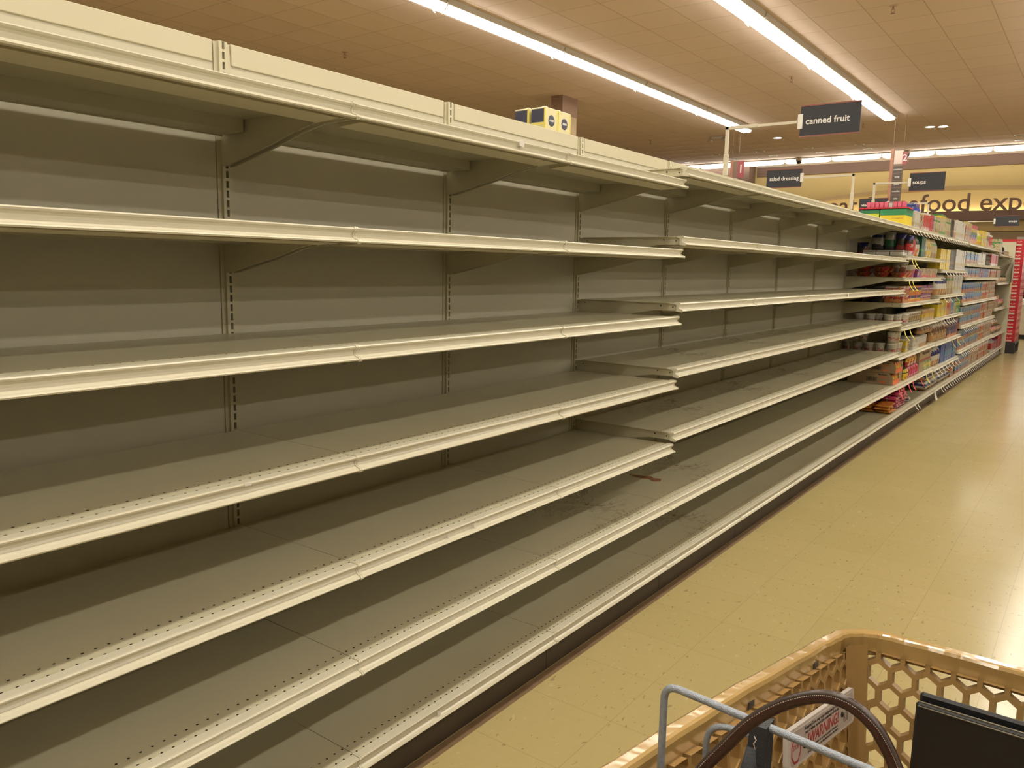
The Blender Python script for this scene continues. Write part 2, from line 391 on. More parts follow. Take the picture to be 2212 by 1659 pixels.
# column
t = thing('column', 'square brown building column behind the yellow cartons', 'column', (0, 0, 0))
b = MB(); b.box(-249, 480, 0, -240, 499, 161); b.build('shaft', mat('column_tan', (.42, .31, .19), .7), t)
b = MB(); b.box(-249.2, 479.8, 161, -239.8, 499.2, ZC-.01); b.build('painted_top', mat('column_brown', (.27, .17, .12), .7), t)
# wall lettering
lett = thing('wall_lettering', 'big brown letters reading meat & seafood experience on yellow wall', 'wall sign', (-189.3, 892.5, 117.2))
text('letters', 'meat & seafood experience', 24, brn, lett, (0, 0, 0.2), (math.pi/2, 0, 0), .5, 'LEFT', .2, 1.0, ay='BOTTOM_BASELINE')

# ---------------------------------------------------------------- gondola frame
YU = [15.4-36.2, 15.4, 51.14, 86.88, 121.79, 156.89, 193.06, 229.53, 266.05, 303.59, 340.6, 378.9, 415.2, 451.0, 487.8, 524.3, 560.8, 597.4, 636.4, 675.0]
YU = [YU[0]-36]+YU
HT = 78.23
gon = thing('gondola_shelving', 'long cream steel gondola frame standing along the left side of the aisle', 'shelving unit', (0, 0, 0))
upme = None
def upright_mesh():
    b = MB()
    # face with real slots: two side strips and the bars between slots
    for x0, ya, yb in ((0.0, -.95, -.5), (0.0, .5, .95)): b.box(-.9, ya, .2, x0, yb, HT-.1, 0)
    b.box(-.9, -.5, .2, .3, -.13, HT, 0); b.box(-.9, .17, .2, .3, .5, HT, 0)
    z = 5.2
    while z < HT-1: b.box(-.1, -.13, z, .3, .17, z+.27, 0); z += 1.0
    b.box(-.1, -.13, z, .3, .17, HT, 0)
    b.box(-.55, -.13, .2, -.1, .17, HT-.3, 1)
    return b.build('upright', [paint, dark], me_only=True)
upme = upright_mesh()
for y in YU: put('upright', upme, gon, (0, y, 0))
for i in range(len(YU)-1):
    a, c = YU[i]+1.0, YU[i+1]-1.0
    b = MB(); b.box(-1.1, a, 5, -.12, c, HT-1.0, 0); b.build('back_panel', backm, gon)
    b = MB(); b.box(-1.2, a+.1, HT-2.2, .05, c-.1, HT, 0, bev=.08); b.build('top_rail', paint, gon)
    
plin = thing('base_plinth', 'dark brown plinth along the floor under the shelving', 'plinth', (0, 0, 0))
for i in range(len(YU)-1):
    b = MB(); b.box(18.2, YU[i]+.06, .25, 18.7, YU[i+1]-.06, 4.4, 0); b.build('kick_plate', kickm, plin)
b = MB(); b.box(17.9, YU[0], 0, 18.2, YU[-1], 4.3); b.build('plinth_core', dark, plin)
b = MB(); b.prism([(18.7, 0), (20.0, 0), (20.0, .05), (18.7, .1)], YU[0], YU[-1], 'y'); b.build('floor_seal', mat('old_floor_adhesive', (.20, .125, .065), .5, var=.4, vscale=25), plin)
o = None; b = MB(); b.box(-1.1, 676.1, 0, 21.2, 677.0, 80); o = b.build('end_panel', paint); tag(o, 'cream end panel closing the far end of the shelving', 'panel')

# the run of shelving on the other side of the aisle, just outside the picture, which shades the lower shelves
opp = thing('gondola_shelving', 'cream steel gondola on the opposite side of the aisle, beyond the right picture edge', 'shelving unit', (131, 0, 0))
b = MB(); b.box(-.6, -150, 5, .6, 660, HT); b.build('back_panel', backm, opp)
for sx in (-1, 1):
    b = MB(); b.box(sx*18.2, -150, 0, sx*18.7, 660, 4.6); b.build('kick_plate', kickm, opp)
    for z in (6, 18, 30, 42, 54, 66):
        b = MB(); b.box(sx*.7, -150, z-.15, sx*19.5, 660, z); b.box(sx*19.5, -150, z-1.3, sx*19.9, 660, z+.02); b.box(sx*3, -150, z-1.4, sx*3.1, 660, z-.15); b.build('shelf_board', paint, opp)
b = MB(); b.box(-19.5, -151, 0, 19.5, -150, 78); b.build('end_panel', paint, opp)
b = MB(); b.box(-19.5, 660, 0, 19.5, 661, 78); b.build('end_panel', paint, opp)
# ---------------------------------------------------------------- shelves
# price channel outline (x, z), shelf top = 0
CH = [(18.95, 0), (19.82, .02), (20.0, .0), (20.08, -.1), (20.02, -.24), (19.86, -.34), (19.72, -.5), (19.70, -.72), (19.8, -.9), (20.1, -1.06), (20.42, -1.14), (20.5, -1.24), (20.42, -1.36), (20.1, -1.36), (19.5, -1.3), (19.5, -.3), (18.95, -.08)]
def grow(pts, d):
    cx = sum(p[0] for p in pts)/len(pts); cz = sum(p[1] for p in pts)/len(pts); out = []; n = len(pts)
    for i in range(n):
        a, bb = pts[i-1], pts[(i+1) % n]; tx, tz = bb[0]-a[0], bb[1]-a[1]; L = math.hypot(tx, tz); nx, nz = -tz/L, tx/L
        out.append((pts[i][0]+nx*d, pts[i][1]+nz*d))
    return out
CAPP = grow(CH, .1)
ar = lambda P: abs(sum(P[i][0]*P[(i+1) % len(P)][1]-P[(i+1) % len(P)][0]*P[i][1] for i in range(len(P))))
if ar(CAPP) < ar(CH): CAPP = grow(CH, -.1)
cache = {}
def shelf_meshes(W, dirty):
    k = (round(W, 2), dirty)
    if k in cache: return cache[k]
    b = MB(); b.prism([(.93, -.06), (18.9, -.02), (18.9, -.14), (.93, -.14)], .05, W-.05, 'y')
    deck = b.build('shelf_deck', deck_dirty if dirty else deck_clean, me_only=True)
    b = MB(); b.prism([(.93, -.1), (1.02, -.1), (1.02, -1.3), (4.5, -1.3), (4.5, -.1), (4.6, -.1), (4.6, -1.4), (1.02, -1.42), (1.02, -1.55), (.93, -1.55)], .9, W-.9, 'y')
    b.prism([(16.2, -.12), (16.2, -1.55), (16.35, -1.6), (19.3, -1.42), (19.3, -.12)], 1.3, W-1.3, 'y')
    rein = b.build('reinforcing_channel', paint, me_only=True)
    b = MB(); b.prism(CH, .12, W-.12, 'y', 0, False); chan = b.build('price_channel', paint_hi, me_only=True)
    b = MB(); b.prism(CAPP, -.0+.02, .2, 'y'); cap1 = b.build('end_cap', paint_hi, me_only=True); b = MB(); b.prism(CAPP, W-.2, W-.02, 'y'); cap2 = b.build('end_cap', paint_hi, me_only=True)
    br = []
    for y0 in (.42, W-.54):
        b = MB(); P = [(.32, -.15), (.32, -4.5), (.9, -4.5), (8.6, -2.85), (12, -1.95), (15.3, -1.35), (19.2, -1.3), (19.55, -.95), (19.5, -.15)]
        b.prism(P, y0, y0+.12, 'y', 0)
        b.prism([(.9, -4.5), (8.6, -2.85), (12, -1.95), (15.3, -1.35), (15.3, -1.27), (12, -1.86), (8.6, -2.75), (.9, -4.4)], y0-.04, y0+.2, 'y', 0)
        b.lathe([(.14, -.02), (.14, .16)], cx=16.4, cy=y0, cz=-.55, n=10, mi=1, axis='y'); b.lathe([(.12, -.02), (.12, .16)], cx=18.6, cy=y0, cz=-.72, n=10, mi=1, axis='y'); b.lathe([(.1, -.02), (.1, .16)], cx=1.6, cy=y0, cz=-.7, n=8, mi=1, axis='y')
        br.append(b.build('bracket', [paint, dark], me_only=True))
    cache[k] = (deck, rein, chan, (cap1, cap2), br); return cache[k]
def shelf(i, z, label, group, dirty=False, bracket=True, name='metal_shelf'):
    y0 = YU[i]; W = YU[i+1]-y0; deck, rein, chan, cap, br = shelf_meshes(W, dirty)
    t = thing(name, label, 'shelf', (0, y0, z), 0, group)
    put('shelf_deck', deck, t); put('reinforcing_channel', rein, t); put('price_channel', chan, t); [put('end_cap', q, t) for q in cap]
    if bracket:
        for q in br: put('bracket', q, t)
    return t
SH = {}
lv7 = ['topmost', 'second from the top', 'third from the top', 'fourth from the top', 'fifth from the top', 'second from the bottom', 'bottom']
NEAR = [70.12, 59.08, 48.16, 37.48, 26.64, 16.56, 6.04]
FAR = [72.1, 61.18, 50.34, 39.39, 28.53, 16.56, 6.04]
bayn = {1: 'bay outside the left edge', 2: 'nearest bay', 3: 'second bay from the left', 4: 'third bay from the left',
        5: 'first stepped-up empty bay', 6: 'second stepped-up empty bay', 7: 'third stepped-up empty bay', 8: 'fourth stepped-up empty bay', 9: 'last empty bay'}
grp = 'empty cream metal shelves'
for i in range(1, 10):
    for j, z in enumerate(NEAR if i <= 4 else FAR):
        dirty = (i >= 5 and j in (3, 4)) or (i in (4, 5) and j == 5) or (i == 5 and j == 6)
        SH[(i, j)] = shelf(i, z, 'empty cream metal shelf, %s, in the %s' % (lv7[j], bayn[i]), grp, dirty, bracket=j != 6)
ST = {'one': ((10, 11), [72.0, 62.1, 54.6, 45.6, 37.3, 27.1, 16.4, 6.04]), 'two': ((12, 13), [71.9, 58.0, 47.1, 37.6, 26.7, 15.8, 6.04]),
      'three': ((14, 15, 16, 17), [71.6, 61.5, 54.8, 42.2, 30.5, 18.0, 6.04]), 'four': ((18, 19), [69.5, 51.3, 34.5, 17.2, 6.04])}
lv = lambda n: (['topmost', 'second from the top', 'third from the top', 'fourth from the top', 'fourth from the bottom', 'third from the bottom', 'second from the bottom', 'bottom'] if n == 8 else
      ['topmost', 'second from the top', 'third from the top', 'middle', 'third from the bottom', 'second from the bottom', 'bottom'] if n == 7 else ['topmost', 'second from the top', 'middle', 'second from the bottom', 'bottom'])
for sec, (bays, zs) in ST.items():
    for bi, i in enumerate(bays):
        for j, z in enumerate(zs):
            SH[(i, j)] = shelf(i, z, 'stocked cream metal shelf, %s, in the %s stocked bay' % (lv(len(zs))[j], ordn[i-10]), 'stocked cream metal shelves', False, bracket=j != len(zs)-1)
# label scraps left on the price channels
white = mat('white_paper', (.66, .63, .57), .6); yellowt = mat('yellow_tag_paper', (.72, .58, .06), .55); redt = mat('red_tag_paper', (.58, .04, .04), .5); pinkt = mat('cream_tag_paper', (.64, .58, .46), .55)
def scrap(sh, y, w=.9, z0=-.25, h=.8, tilt=.2):
    b = MB(); b.prism([(y, z0), (y+w*.5, z0-.12+tilt), (y+w, z0-.05), (y+w*.9, z0-h), (y+.1, z0-h*.9)], 20.06, 20.12, 'x'); o = b.build('label_scrap', white, SH[sh]); o['label'] = 'torn white label scrap'
scrap((3, 0), 25.0, 1.1, .0, .6, .35); scrap((4, 3), 25, .45, -.3, .85, 0); scrap((3, 4), 13, .35, -.35, .6, 0); scrap((3, 4), 17.6, .5, -.35, .6, 0)
scrap((3, 6), 11.5, .6, -.3, .8, 0); scrap((2, 3), 23.0, .8, .05, .3, .1); scrap((7, 2), 35.0, .8, -.2, .8, .2)

# ---------------------------------------------------------------- shelf top litter
b = MB(); P = [(0, .2), (1.8, 0), (3.1, .5), (4.6, -.6), (5.6, .3), (5.0, 1.9), (3.6, 1.5), (2.6, 2.4), (1.4, 1.5), (-1.6, 1.2)]
b.prism(P, 0, .03, 'z'); o = b.build('torn_paper', mat('brown_torn_paper', (.23, .10, .04), .7), None, (7.2, 132.6, 16.56)); tag(o, 'torn brown paper scrap lying on the empty shelf second from the bottom', 'paper scrap')
P = [(0, 0), (2.2, .2), (2.0, 1.1), (.3, .9)]
b = MB(); b.prism(P, 0, .02, 'z'); o = b.build('clear_tape_strip', mat('clear_tape', (.55, .5, .38), .15), None, (2.4, 119.5, 26.64)); tag(o, 'clear tape piece stuck at the back of the shelf near the step', 'tape')

# ---------------------------------------------------------------- aisle signs on poles
signbrd = mat('dark_sign_face', (.028, .028, .036), .45, var=.08); signedge = mat('red_brown_sign_edge', (.25, .09, .07), .5); polem = mat('cream_pole', (.60, .54, .43), .4)
lettw = mat('white_letters', (.72, .70, .68), .5); clipm = mat('clear_sign_clip', (.72, .70, .64), .25)
def aisle_sign(word, y, dirn, px, pz, armz, x0, x1, label, align='LEFT', tx=None):
    t = thing('aisle_sign', label, 'sign', (px, y, 0), group='hanging aisle signs on poles')
    b = MB(); b.box(-.55, -.35, pz, .55, .35, armz-6, bev=.1); b.box(-.42, -.28, armz-6, .42, .28, armz+.4, bev=.08); b.build('pole', polem, t)
    e = (x0-.8 if dirn > 0 else x1+.8)-px
    b = MB()
    if dirn > 0: b.box(-.42, -.28, armz-.4, e*.45, .28, armz+.4, bev=.08); b.box(e*.45, -.2, armz-.3, e, .2, armz+.3)
    else: b.box(e*.45, -.28, armz-.4, .42, .28, armz+.4, bev=.08); b.box(e, -.2, armz-.3, e*.45, .2, armz+.3)
    b.build('arm', polem, t)
    b = MB(); xx = (x0 if dirn > 0 else x1)-px
    b.box(xx-.55, -.35, armz-1.6, xx+.55, .35, armz+1.6, bev=.08); b.build('clip', clipm, t)
    a, c = x0-px, x1-px; zb, zt = armz-3.15, armz+3.15
    b = MB(); b.box(a, -.16, zb, c, .16, zt); b.build('sign_board', signbrd, t)
    b = MB(); b.box(a, -.22, zt, c, .22, zt+.28); b.box(a, -.22, zb-.28, c, .22, zb); b.build('edge_strip', signedge, t)
    for sgn in (-1, 1):
        text('lettering', word, 1.95, lettw, t, ((tx-px), -.19*1, armz-.1) if sgn < 0 else ((a+c)/2, .19, armz-.1), (math.pi/2, 0, 0) if sgn < 0 else (math.pi/2, 0, math.pi), .01, align if sgn < 0 else 'CENTER', .04, 1.0)
    return t
aisle_sign('canned fruit', 187, 1, 0, HT, 89.2, 17.0, 29.8, 'dark sign reading canned fruit on a cream pole, largest of the signs', 'LEFT', 18.2)
aisle_sign('salad dressing', 304, -1, 0, HT, 90.1, -31, -18, 'dark sign reading salad dressing on a cream pole', 'CENTER', -24.5)
aisle_sign('soups', 336, 1, 0, HT, 90.0, 12.3, 24.3, 'dark sign reading soups held right of the aisle 2 marker', 'LEFT', 13.4)
aisle_sign('vinegar', 452, -1, 0, HT, 91.1, -33, -19, 'dark sign reading vinegar, mostly hidden behind the pink boxes', 'LEFT', -31.8)
aisle_sign('soups', 590, 1, 0, HT, 89.6, 15.2, 28.4, 'small dark sign reading soups above the far stocked shelves', 'RIGHT', 27.4)
# aisle markers
def marker(num, x, y, zt, zb, label, lines, w, bw, fl):
    """x = left end of the face; bw = width of the reddish board left of it; fl = number flag box"""
    t = thing('aisle_marker', label, 'aisle marker', (x, y, 0))
    b = MB(); b.box(0, -.8, zb, w, .8, zt, bev=.1); b.build('body', mat('marker_brown', (.20, .13, .10), .5), t)
    b = MB(); b.box(-bw, -1.2, zb, 0, 1.2, zt+.4, bev=.1); b.build('side_board', mat('marker_red_brown', (.36, .17, .11), .5), t)
    b = MB(); b.box(fl[0], -1.4, fl[2], fl[1], -1.0, fl[3], bev=.05); fo = b.build('number_flag', mat('maroon_plate', (.30, .07, .08), .45), t)
    text('number', num, (fl[3]-fl[2])*.72, lettw, t, ((fl[0]+fl[1])/2, -1.43, (fl[2]+fl[3])/2), (math.pi/2, 0, 0), .02, bold=.05)
    if lines:
        b = MB(); b.box(.3, -.9, zt-11, w-.4, -.8, zt-1); b.build('pale_panel', mat('pale_marker_panel', (.62, .50, .44), .4), t)
    for i, l in enumerate(lines):
        z = zt-15-i*5.4
        b = MB(); b.box(.4, -.95, z-2.4, w-.4, -.8, z+2.4); b.build('list_panel', mat('marker_list_panel', (.085, .065, .055), .5), t)
        text('lettering', l, 1.9, lettw, t, (w/2, -.98, z), (math.pi/2, 0, 0), .01, bold=.02, xs=.9)
    for sx in (-bw*.5, w-.6):
        b = MB(); b.tube([(sx, 0, zt), (sx, 0, ZC)], .07, 5); b.build('wire', mat('steel_wire', (.5, .42, .33), .4), t)
    return t
marker('1', -190.2, 672, 147.9, 132.7, 'hanging brown aisle marker with the number 1', [], 5.2, 2.3, (4.4, 10.0, 134, 147.6))
marker('2', -63.7, 672, 149, 102.2, 'tall hanging brown aisle 2 marker with a list of goods', ['crackers', 'soup', 'pasta', 'noodles', 'salsa'], 6.9, 2.3, (6.2, 9.6, 137.4, 146.8))

# ---------------------------------------------------------------- goods: shapes
def m_box(w, d, h, bev=.06):      # w along the aisle (y), d into the shelf (x), front at x = 0
    b = MB(); b.box(-d, 0, 0, 0, w, h, 0, bev=bev); return b
def m_bag(w, d, h, puff=1.0):      # standing bag with crimped top
    b = MB(); nu, nv = 7, 8; k = {}
    for s_ in (0, 1):
        for i in range(nu+1):
            for j in range(nv+1):
                uu = i/nu; vv = j/nv; e = (1-abs(2*uu-1)**3.0)*min(1, (1-vv)*3.2)**.8*(1-.25*(1-min(1, vv*6)))
                x = -d/2+(1 if s_ else -1)*d/2*max(.03, e)*puff; k[(s_, i, j)] = len(b.v); b.v.append((x, uu*w*(1-.05*math.sin(math.pi*vv))+.02*w, vv*h))
    for i in range(nu):
        for j in range(nv):
            q = [k[(1, i, j)], k[(1, i+1, j)], k[(1, i+1, j+1)], k[(1, i, j+1)]]; b.face(q, 0, True)
            q = [k[(0, i, j)], k[(0, i, j+1)], k[(0, i+1, j+1)], k[(0, i+1, j)]]; b.face(q, 0, True)
    for j in range(nv):
        b.face([k[(0, 0, j)], k[(1, 0, j)], k[(1, 0, j+1)], k[(0, 0, j+1)]]); b.face([k[(0, nu, j)], k[(0, nu, j+1)], k[(1, nu, j+1)], k[(1, nu, j)]])
    for i in range(nu):
        b.face([k[(0, i, 0)], k[(0, i+1, 0)], k[(1, i+1, 0)], k[(1, i, 0)]]); b.face([k[(0, i, nv)], k[(1, i, nv)], k[(1, i+1, nv)], k[(0, i+1, nv)]])
    return b
def m_pillow(w, d, h):             # packet lying flat: w along y, d into the shelf, h thick
    b = MB(); nu, nv = 8, 8; k = {}
    for s_ in (0, 1):
        for i in range(nu+1):
            for j in range(nv+1):
                uu, vv = i/nu, j/nv; e = ((1-abs(2*uu-1)**4)*(1-abs(2*vv-1)**4))**.5
                k[(s_, i, j)] = len(b.v); b.v.append((-d+d*vv, w*uu, h/2+(1 if s_ else -1)*h/2*max(.04, e)))
    for i in range(nu):
        for j in range(nv):
            b.face([k[(1, i, j)], k[(1, i, j+1)], k[(1, i+1, j+1)], k[(1, i+1, j)]], 0, True); b.face([k[(0, i, j)], k[(0, i+1, j)], k[(0, i+1, j+1)], k[(0, i, j+1)]], 0, True)
    for j in range(nv):
        b.face([k[(0, 0, j)], k[(0, 0, j+1)], k[(1, 0, j+1)], k[(1, 0, j)]]); b.face([k[(0, nu, j)], k[(1, nu, j)], k[(1, nu, j+1)], k[(0, nu, j+1)]])
    for i in range(nu):
        b.face([k[(0, i, 0)], k[(1, i, 0)], k[(1, i+1, 0)], k[(0, i+1, 0)]]); b.face([k[(0, i, nv)], k[(0, i+1, nv)], k[(1, i+1, nv)], k[(1, i, nv)]])
    return b
def m_bottle(w, h):
    b = MB(); R = w/2*.95; b.lathe([(R*.9, 0), (R, h*.04), (R, h*.3), (R*.93, h*.34), (R, h*.4), (R, h*.62), (R*.6, h*.78), (R*.38, h*.86)], cx=-w/2, cy=w/2, n=14)
    b.lathe([(R*.42, h*.86), (R*.42, h), (R*.38, h)], cx=-w/2, cy=w/2, n=12, mi=1); return b
def m_jar(w, h):
    b = MB(); R = w/2*.96; b.lathe([(R*.93, 0), (R, h*.05), (R, h*.78), (R*.9, h*.84)], cx=-w/2, cy=w/2, n=16)
    b.lathe([(R*.95, h*.84), (R*.95, h*.98), (R*.9, h)], cx=-w/2, cy=w/2, n=16, mi=1); return b
GOODCACHE = {}
def proto(kind, w, d, h, mm, m2=None, name=None):
    k = (kind, round(w, 2), round(d, 2), round(h, 2), mm.name)
    if k not in GOODCACHE:
        b = {'box': lambda: m_box(w, d, h), 'bag': lambda: m_bag(w, d, h), 'pillow': lambda: m_pillow(w, d, h), 'bottle': lambda: m_bottle(w, h), 'jar': lambda: m_jar(w, h)}[kind]()
        GOODCACHE[k] = b.build(name or kind, [mm, m2 or white], me_only=True)
    return GOODCACHE[k]
NAMES = {'box': ('carton', 'box'), 'bag': ('food_bag', 'bag'), 'pillow': ('food_packet', 'packet'), 'bottle': ('bottle', 'bottle'), 'jar': ('jar', 'jar')}
def row(z, y, items, xf=18.9, where=''):
    """items: (count, width, height, depth, kind, material, description[, levels[, cap material]]) laid out along the aisle"""
    for it in items:
        if it[0] == 'gap': y += it[1]; continue
        n, wd, h, dp, kind, mm, desc = it[:7]; levels = it[7] if len(it) > 7 else 1; m2 = it[8] if len(it) > 8 else None
        nm, ct = NAMES[kind]
        for L in range(levels):
            lab = desc+(', '+('lower' if L == 0 else 'upper')+' of two layers' if levels == 2 else '')+' '+where
            g = (desc+' '+where+(' layer %d' % (L+1) if levels > 1 else '')) if n > 1 else None
            for q in range(n):
                me = proto(kind, wd-.08, dp, h, mm, m2)
                o = put(nm, me, None, (xf-rnd.uniform(0, .35), y+q*wd+.04, z+.02+L*(h+.02)), (0, 0, rnd.uniform(-.012, .012) if kind == 'box' else rnd.uniform(-.015, .015)))
                tag(o, lab.strip(), ct, g)
        y += n*wd
    return y

C = dict(red=(.62, .05, .05), dred=(.30, .03, .03), org=(.80, .25, .04), yel=(.85, .62, .05), grn=(.10, .32, .08), dgrn=(.02, .12, .05), blu=(.06, .12, .42), lblu=(.09, .32, .58),
         nav=(.03, .03, .16), wht=(.78, .74, .66), crm=(.66, .54, .33), tan=(.48, .33, .17), brn=(.22, .11, .05), blk=(.03, .025, .02), pnk=(.72, .12, .22), pur=(.25, .06, .25), gry=(.42, .39, .34), lim=(.55, .62, .08), pch=(.60, .29, .11))
C = {k: tuple(x*.66 for x in v) for k, v in C.items()}
def P(name, a, *rest, **kw):
    """P(name, 'bottom', (pos,'colour')...)"""
    st = [(0.0, C[a])]+[(p, C[c]) for p, c in rest]
    bl = kw.pop('blob', None)
    return pack(name, st, [C[c] for c in bl] if bl else None, **kw)
p_crack = P('pack_blue_cracker', 'org', (.30, 'blu'), (.48, 'lblu'), (.80, 'wht'), (.88, 'lblu'), blob=('crm', 'blu', 'brn'), bs=32, th=.56)
p_crack2 = P('pack_blue_biscuit', 'pch', (.35, 'lblu'), (.86, 'lim'), blob=('wht', 'nav', 'brn'), bs=32, th=.56)
p_redor = P('pack_red_orange', 'pch', (.4, 'red'), (.75, 'wht'), blob=('org', 'dred', 'crm'), bs=24, th=.56)
p_orange = P('pack_orange_yellow', 'pch', (.35, 'crm'), (.6, 'org'), (.8, 'yel'), blob=('wht', 'brn', 'blu'), bs=28, th=.55)
p_white = P('pack_white_box', 'wht', (.2, 'crm'), (.35, 'wht'), blob=('gry', 'crm'), bs=20, th=.6)
p_wtan = P('pack_white_tan', 'pch', (.35, 'wht'), blob=('tan', 'gry'), bs=22, th=.6)
p_black = P('pack_black_box', 'blk', (.3, 'brn'), (.42, 'blk'), blob=('gry', 'tan'), bs=30, th=.63)
p_yellow = P('pack_yellow', 'yel', (.35, 'crm'), (.5, 'yel'), blob=('wht', 'tan'), bs=22, th=.6)
p_yelbox = P('pack_plain_yellow', 'yel', (.72, 'nav'), (.80, 'yel'), blob=('crm',), bs=10, th=.66)
p_redw = P('pack_red_white', 'wht', (.22, 'red'), (.9, 'wht'), blob=('pnk', 'crm'), bs=20, th=.6)
p_red = P('pack_red', 'red', (.5, 'pnk'), (.6, 'red'), blob=('wht',), bs=24, th=.64)
p_blue = P('pack_dark_blue', 'blu', (.4, 'nav'), (.55, 'blu'), blob=('wht', 'org'), bs=22, th=.62)
p_bluetall = P('pack_blue_tall', 'blu', (.25, 'lblu'), (.6, 'blu'), blob=('crm', 'nav'), bs=24, th=.6)
p_nav = P('pack_navy_stripe', 'org', (.12, 'nav'), (.8, 'wht'), (.86, 'nav'), blob=('org', 'wht'), bs=24, th=.6)
p_tangr = P('pack_tan_green', 'tan', (.3, 'crm'), (.7, 'grn'), (.8, 'crm'), blob=('tan', 'grn'), bs=18, th=.6)
p_yg = P('pack_yellow_green_carton', 'grn', (.18, 'crm'), (.82, 'yel'), (.93, 'grn'), blob=('tan',), bs=12, th=.62)
p_mult = P('pack_many_colours', 'org', (.25, 'blu'), (.45, 'grn'), (.6, 'yel'), (.8, 'red'), blob=('wht', 'nav', 'pnk'), bs=20, th=.56)
p_green = P('pack_green', 'grn', (.5, 'lim'), (.7, 'grn'), blob=('wht',), bs=20, th=.62)
p_brown = P('pack_brown_pouch', 'pch', (.4, 'brn'), (.75, 'wht'), blob=('tan', 'crm'), bs=20, th=.58)
p_ltblue = P('pack_light_blue', 'blu', (.3, 'lblu'), blob=('wht', 'yel'), bs=20, th=.62)
p_wblu = P('bag_white_blue', 'pch', (.28, 'wht'), (.55, 'nav'), (.78, 'wht'), blob=('crm', 'nav'), bs=16, th=.6)
p_grey = P('pack_grey', 'gry', (.6, 'wht'), blob=('tan',), bs=14, th=.6)
p_pink = P('bag_pink_brown', 'brn', (.25, 'pch'), (.7, 'pnk'), blob=('tan', 'brn'), bs=16, th=.57)
p_pick = P('jar_brown', 'brn', (.3, 'pch'), (.7, 'brn'), blob=('crm',), bs=20, th=.58)
p_purp = P('pack_purple', 'pur', (.5, 'red'), (.6, 'pur'), blob=('wht', 'pch'), bs=20, th=.6)
p_dark = P('bag_dark', 'dred', (.3, 'blk'), (.7, 'nav'), blob=('dred', 'gry'), bs=9, th=.62, rough=.25)
p_ybot = P('bottle_yellow', 'yel', (.3, 'lim'), (.6, 'crm'), blob=('org',), bs=20, th=.6)

TOP = 'on the top shelf'
# section one: front rows of each shelf (the open left face is built further down)
row(72.0, 317, [(2, 4.6, 6.2, 6, 'box', p_white, 'small white and lime carton behind the green topped case'), (2, 3.4, 5.6, 5, 'box', p_orange, 'orange and blue small carton'), (1, 5.5, 6.4, 5, 'box', p_redw, 'red and cream carton beside the orange ones'),
    (2, 4.6, 6.6, 6, 'box', p_redw, 'red striped rice carton'), (3, 2.2, 6.6, 6, 'box', p_red, 'narrow plain red carton'), (1, 2.4, 6.7, 6, 'box', p_blue, 'single dark blue carton next to the red ones'),
    (3, 4.6, 6.6, 6, 'box', p_tangr, 'tan and violet carton'), (1, 12.6, 8.2, 7, 'box', p_yg, 'wide yellow green shipping carton with picture'), (3, 4.2, 7.6, 6, 'box', p_tangr, 'tall tan and green carton right of the wide one'),
    (2, 5.6, 7.8, 6, 'box', p_black, 'black carton with white lettering'), (2, 3.6, 7.4, 6, 'box', p_wtan, 'brown and white narrow carton'), (5, 5.4, 8.4, 6, 'box', p_white, 'tall pale white carton'),
    ('gap', 1), (3, 7.2, 9.2, 7, 'box', p_orange, 'orange and yellow mix carton'), (3, 7.4, 9.0, 7, 'box', p_mult, 'many coloured carton with violet corner'), (4, 5.2, 7.8, 5, 'bottle', p_ybot, 'yellow squeeze bottle', 1, white),
    (3, 6.2, 8.0, 6, 'box', p_yellow, 'yellow pale carton beside the bottles'), (2, 7.0, 8.0, 6, 'box', p_brown, 'brown and black carton under the navy sign'), (3, 6.0, 7.2, 6, 'jar', p_redw, 'red tub with white lid', 1, white)], where=TOP)
row(69.5, 600, [(2, 7, 9.5, 6, 'box', p_tangr, 'tan green carton behind the red tub'), (3, 6.5, 5, 6, 'jar', mat('black_pan_enamel', (.015, .012, .012), .25), 'black jar at the far end', 1, dark), (4, 7.5, 3.4, 6, 'jar', p_pick, 'short brown jar near the endcap')], where=TOP)
W1 = 'on shelf second from top of first stocked bays'
row(62.1, 318, [(1, 7.5, 7.6, 3, 'bag', p_redw, 'red and white snack bag'), ('gap', 2), (1, 6.5, 7.5, 3, 'bag', P('bag_black_orange', 'org', (.4, 'wht'), (.6, 'blk'), blob=('wht',)), 'black orange snack bag leaning'), ('gap', 1),
    (1, 7.8, 7.7, 5, 'box', P('pack_dark_green', 'dgrn', (.3, 'grn'), (.4, 'dgrn'), blob=('lblu',), bs=8, th=.66), 'tall dark green carton'), (1, 4.5, 7.6, 3, 'bag', p_wtan, 'pale foil bag'), (2, 5.5, 7.6, 2.4, 'bag', p_yellow, 'leaning pale yellow noodle bag'), (2, 6, 7.5, 3, 'bag', p_tangr, 'green cream bag')], where=W1)
row(54.6, 330, [(1, 8, 3.2, 6, 'box', p_purp, 'purple oval bowl carton'), ('gap', .6), (1, 33, 3.5, 6, 'box', P('pack_tan_four_bowl', 'red', (.25, 'pch'), (.4, 'tan'), blob=('crm', 'brn'), bs=12, th=.57), 'long tan tray carton of four bowls'), ], where='on the noodle bowl shelf')
bowl = P('pack_bowl_orange', 'org', (.3, 'yel'), (.45, 'nav'), (.8, 'org'), blob=('red',), bs=16, th=.62); bowlp = P('pack_bowl_purple', 'pch', (.3, 'pur'), (.5, 'wht'), (.62, 'pur'), blob=('pch',), bs=16, th=.6)
row(45.6, 308, [(1, 10, 2.9, 6, 'box', p_redor, 'red flame noodle carton', 2), (2, 12, 2.9, 6, 'box', bowl, 'orange noodle bowl carton with navy band', 2), (2, 12, 2.9, 6, 'box', bowlp, 'purple noodle bowl carton', 2)], where='on the middle noodle shelf')
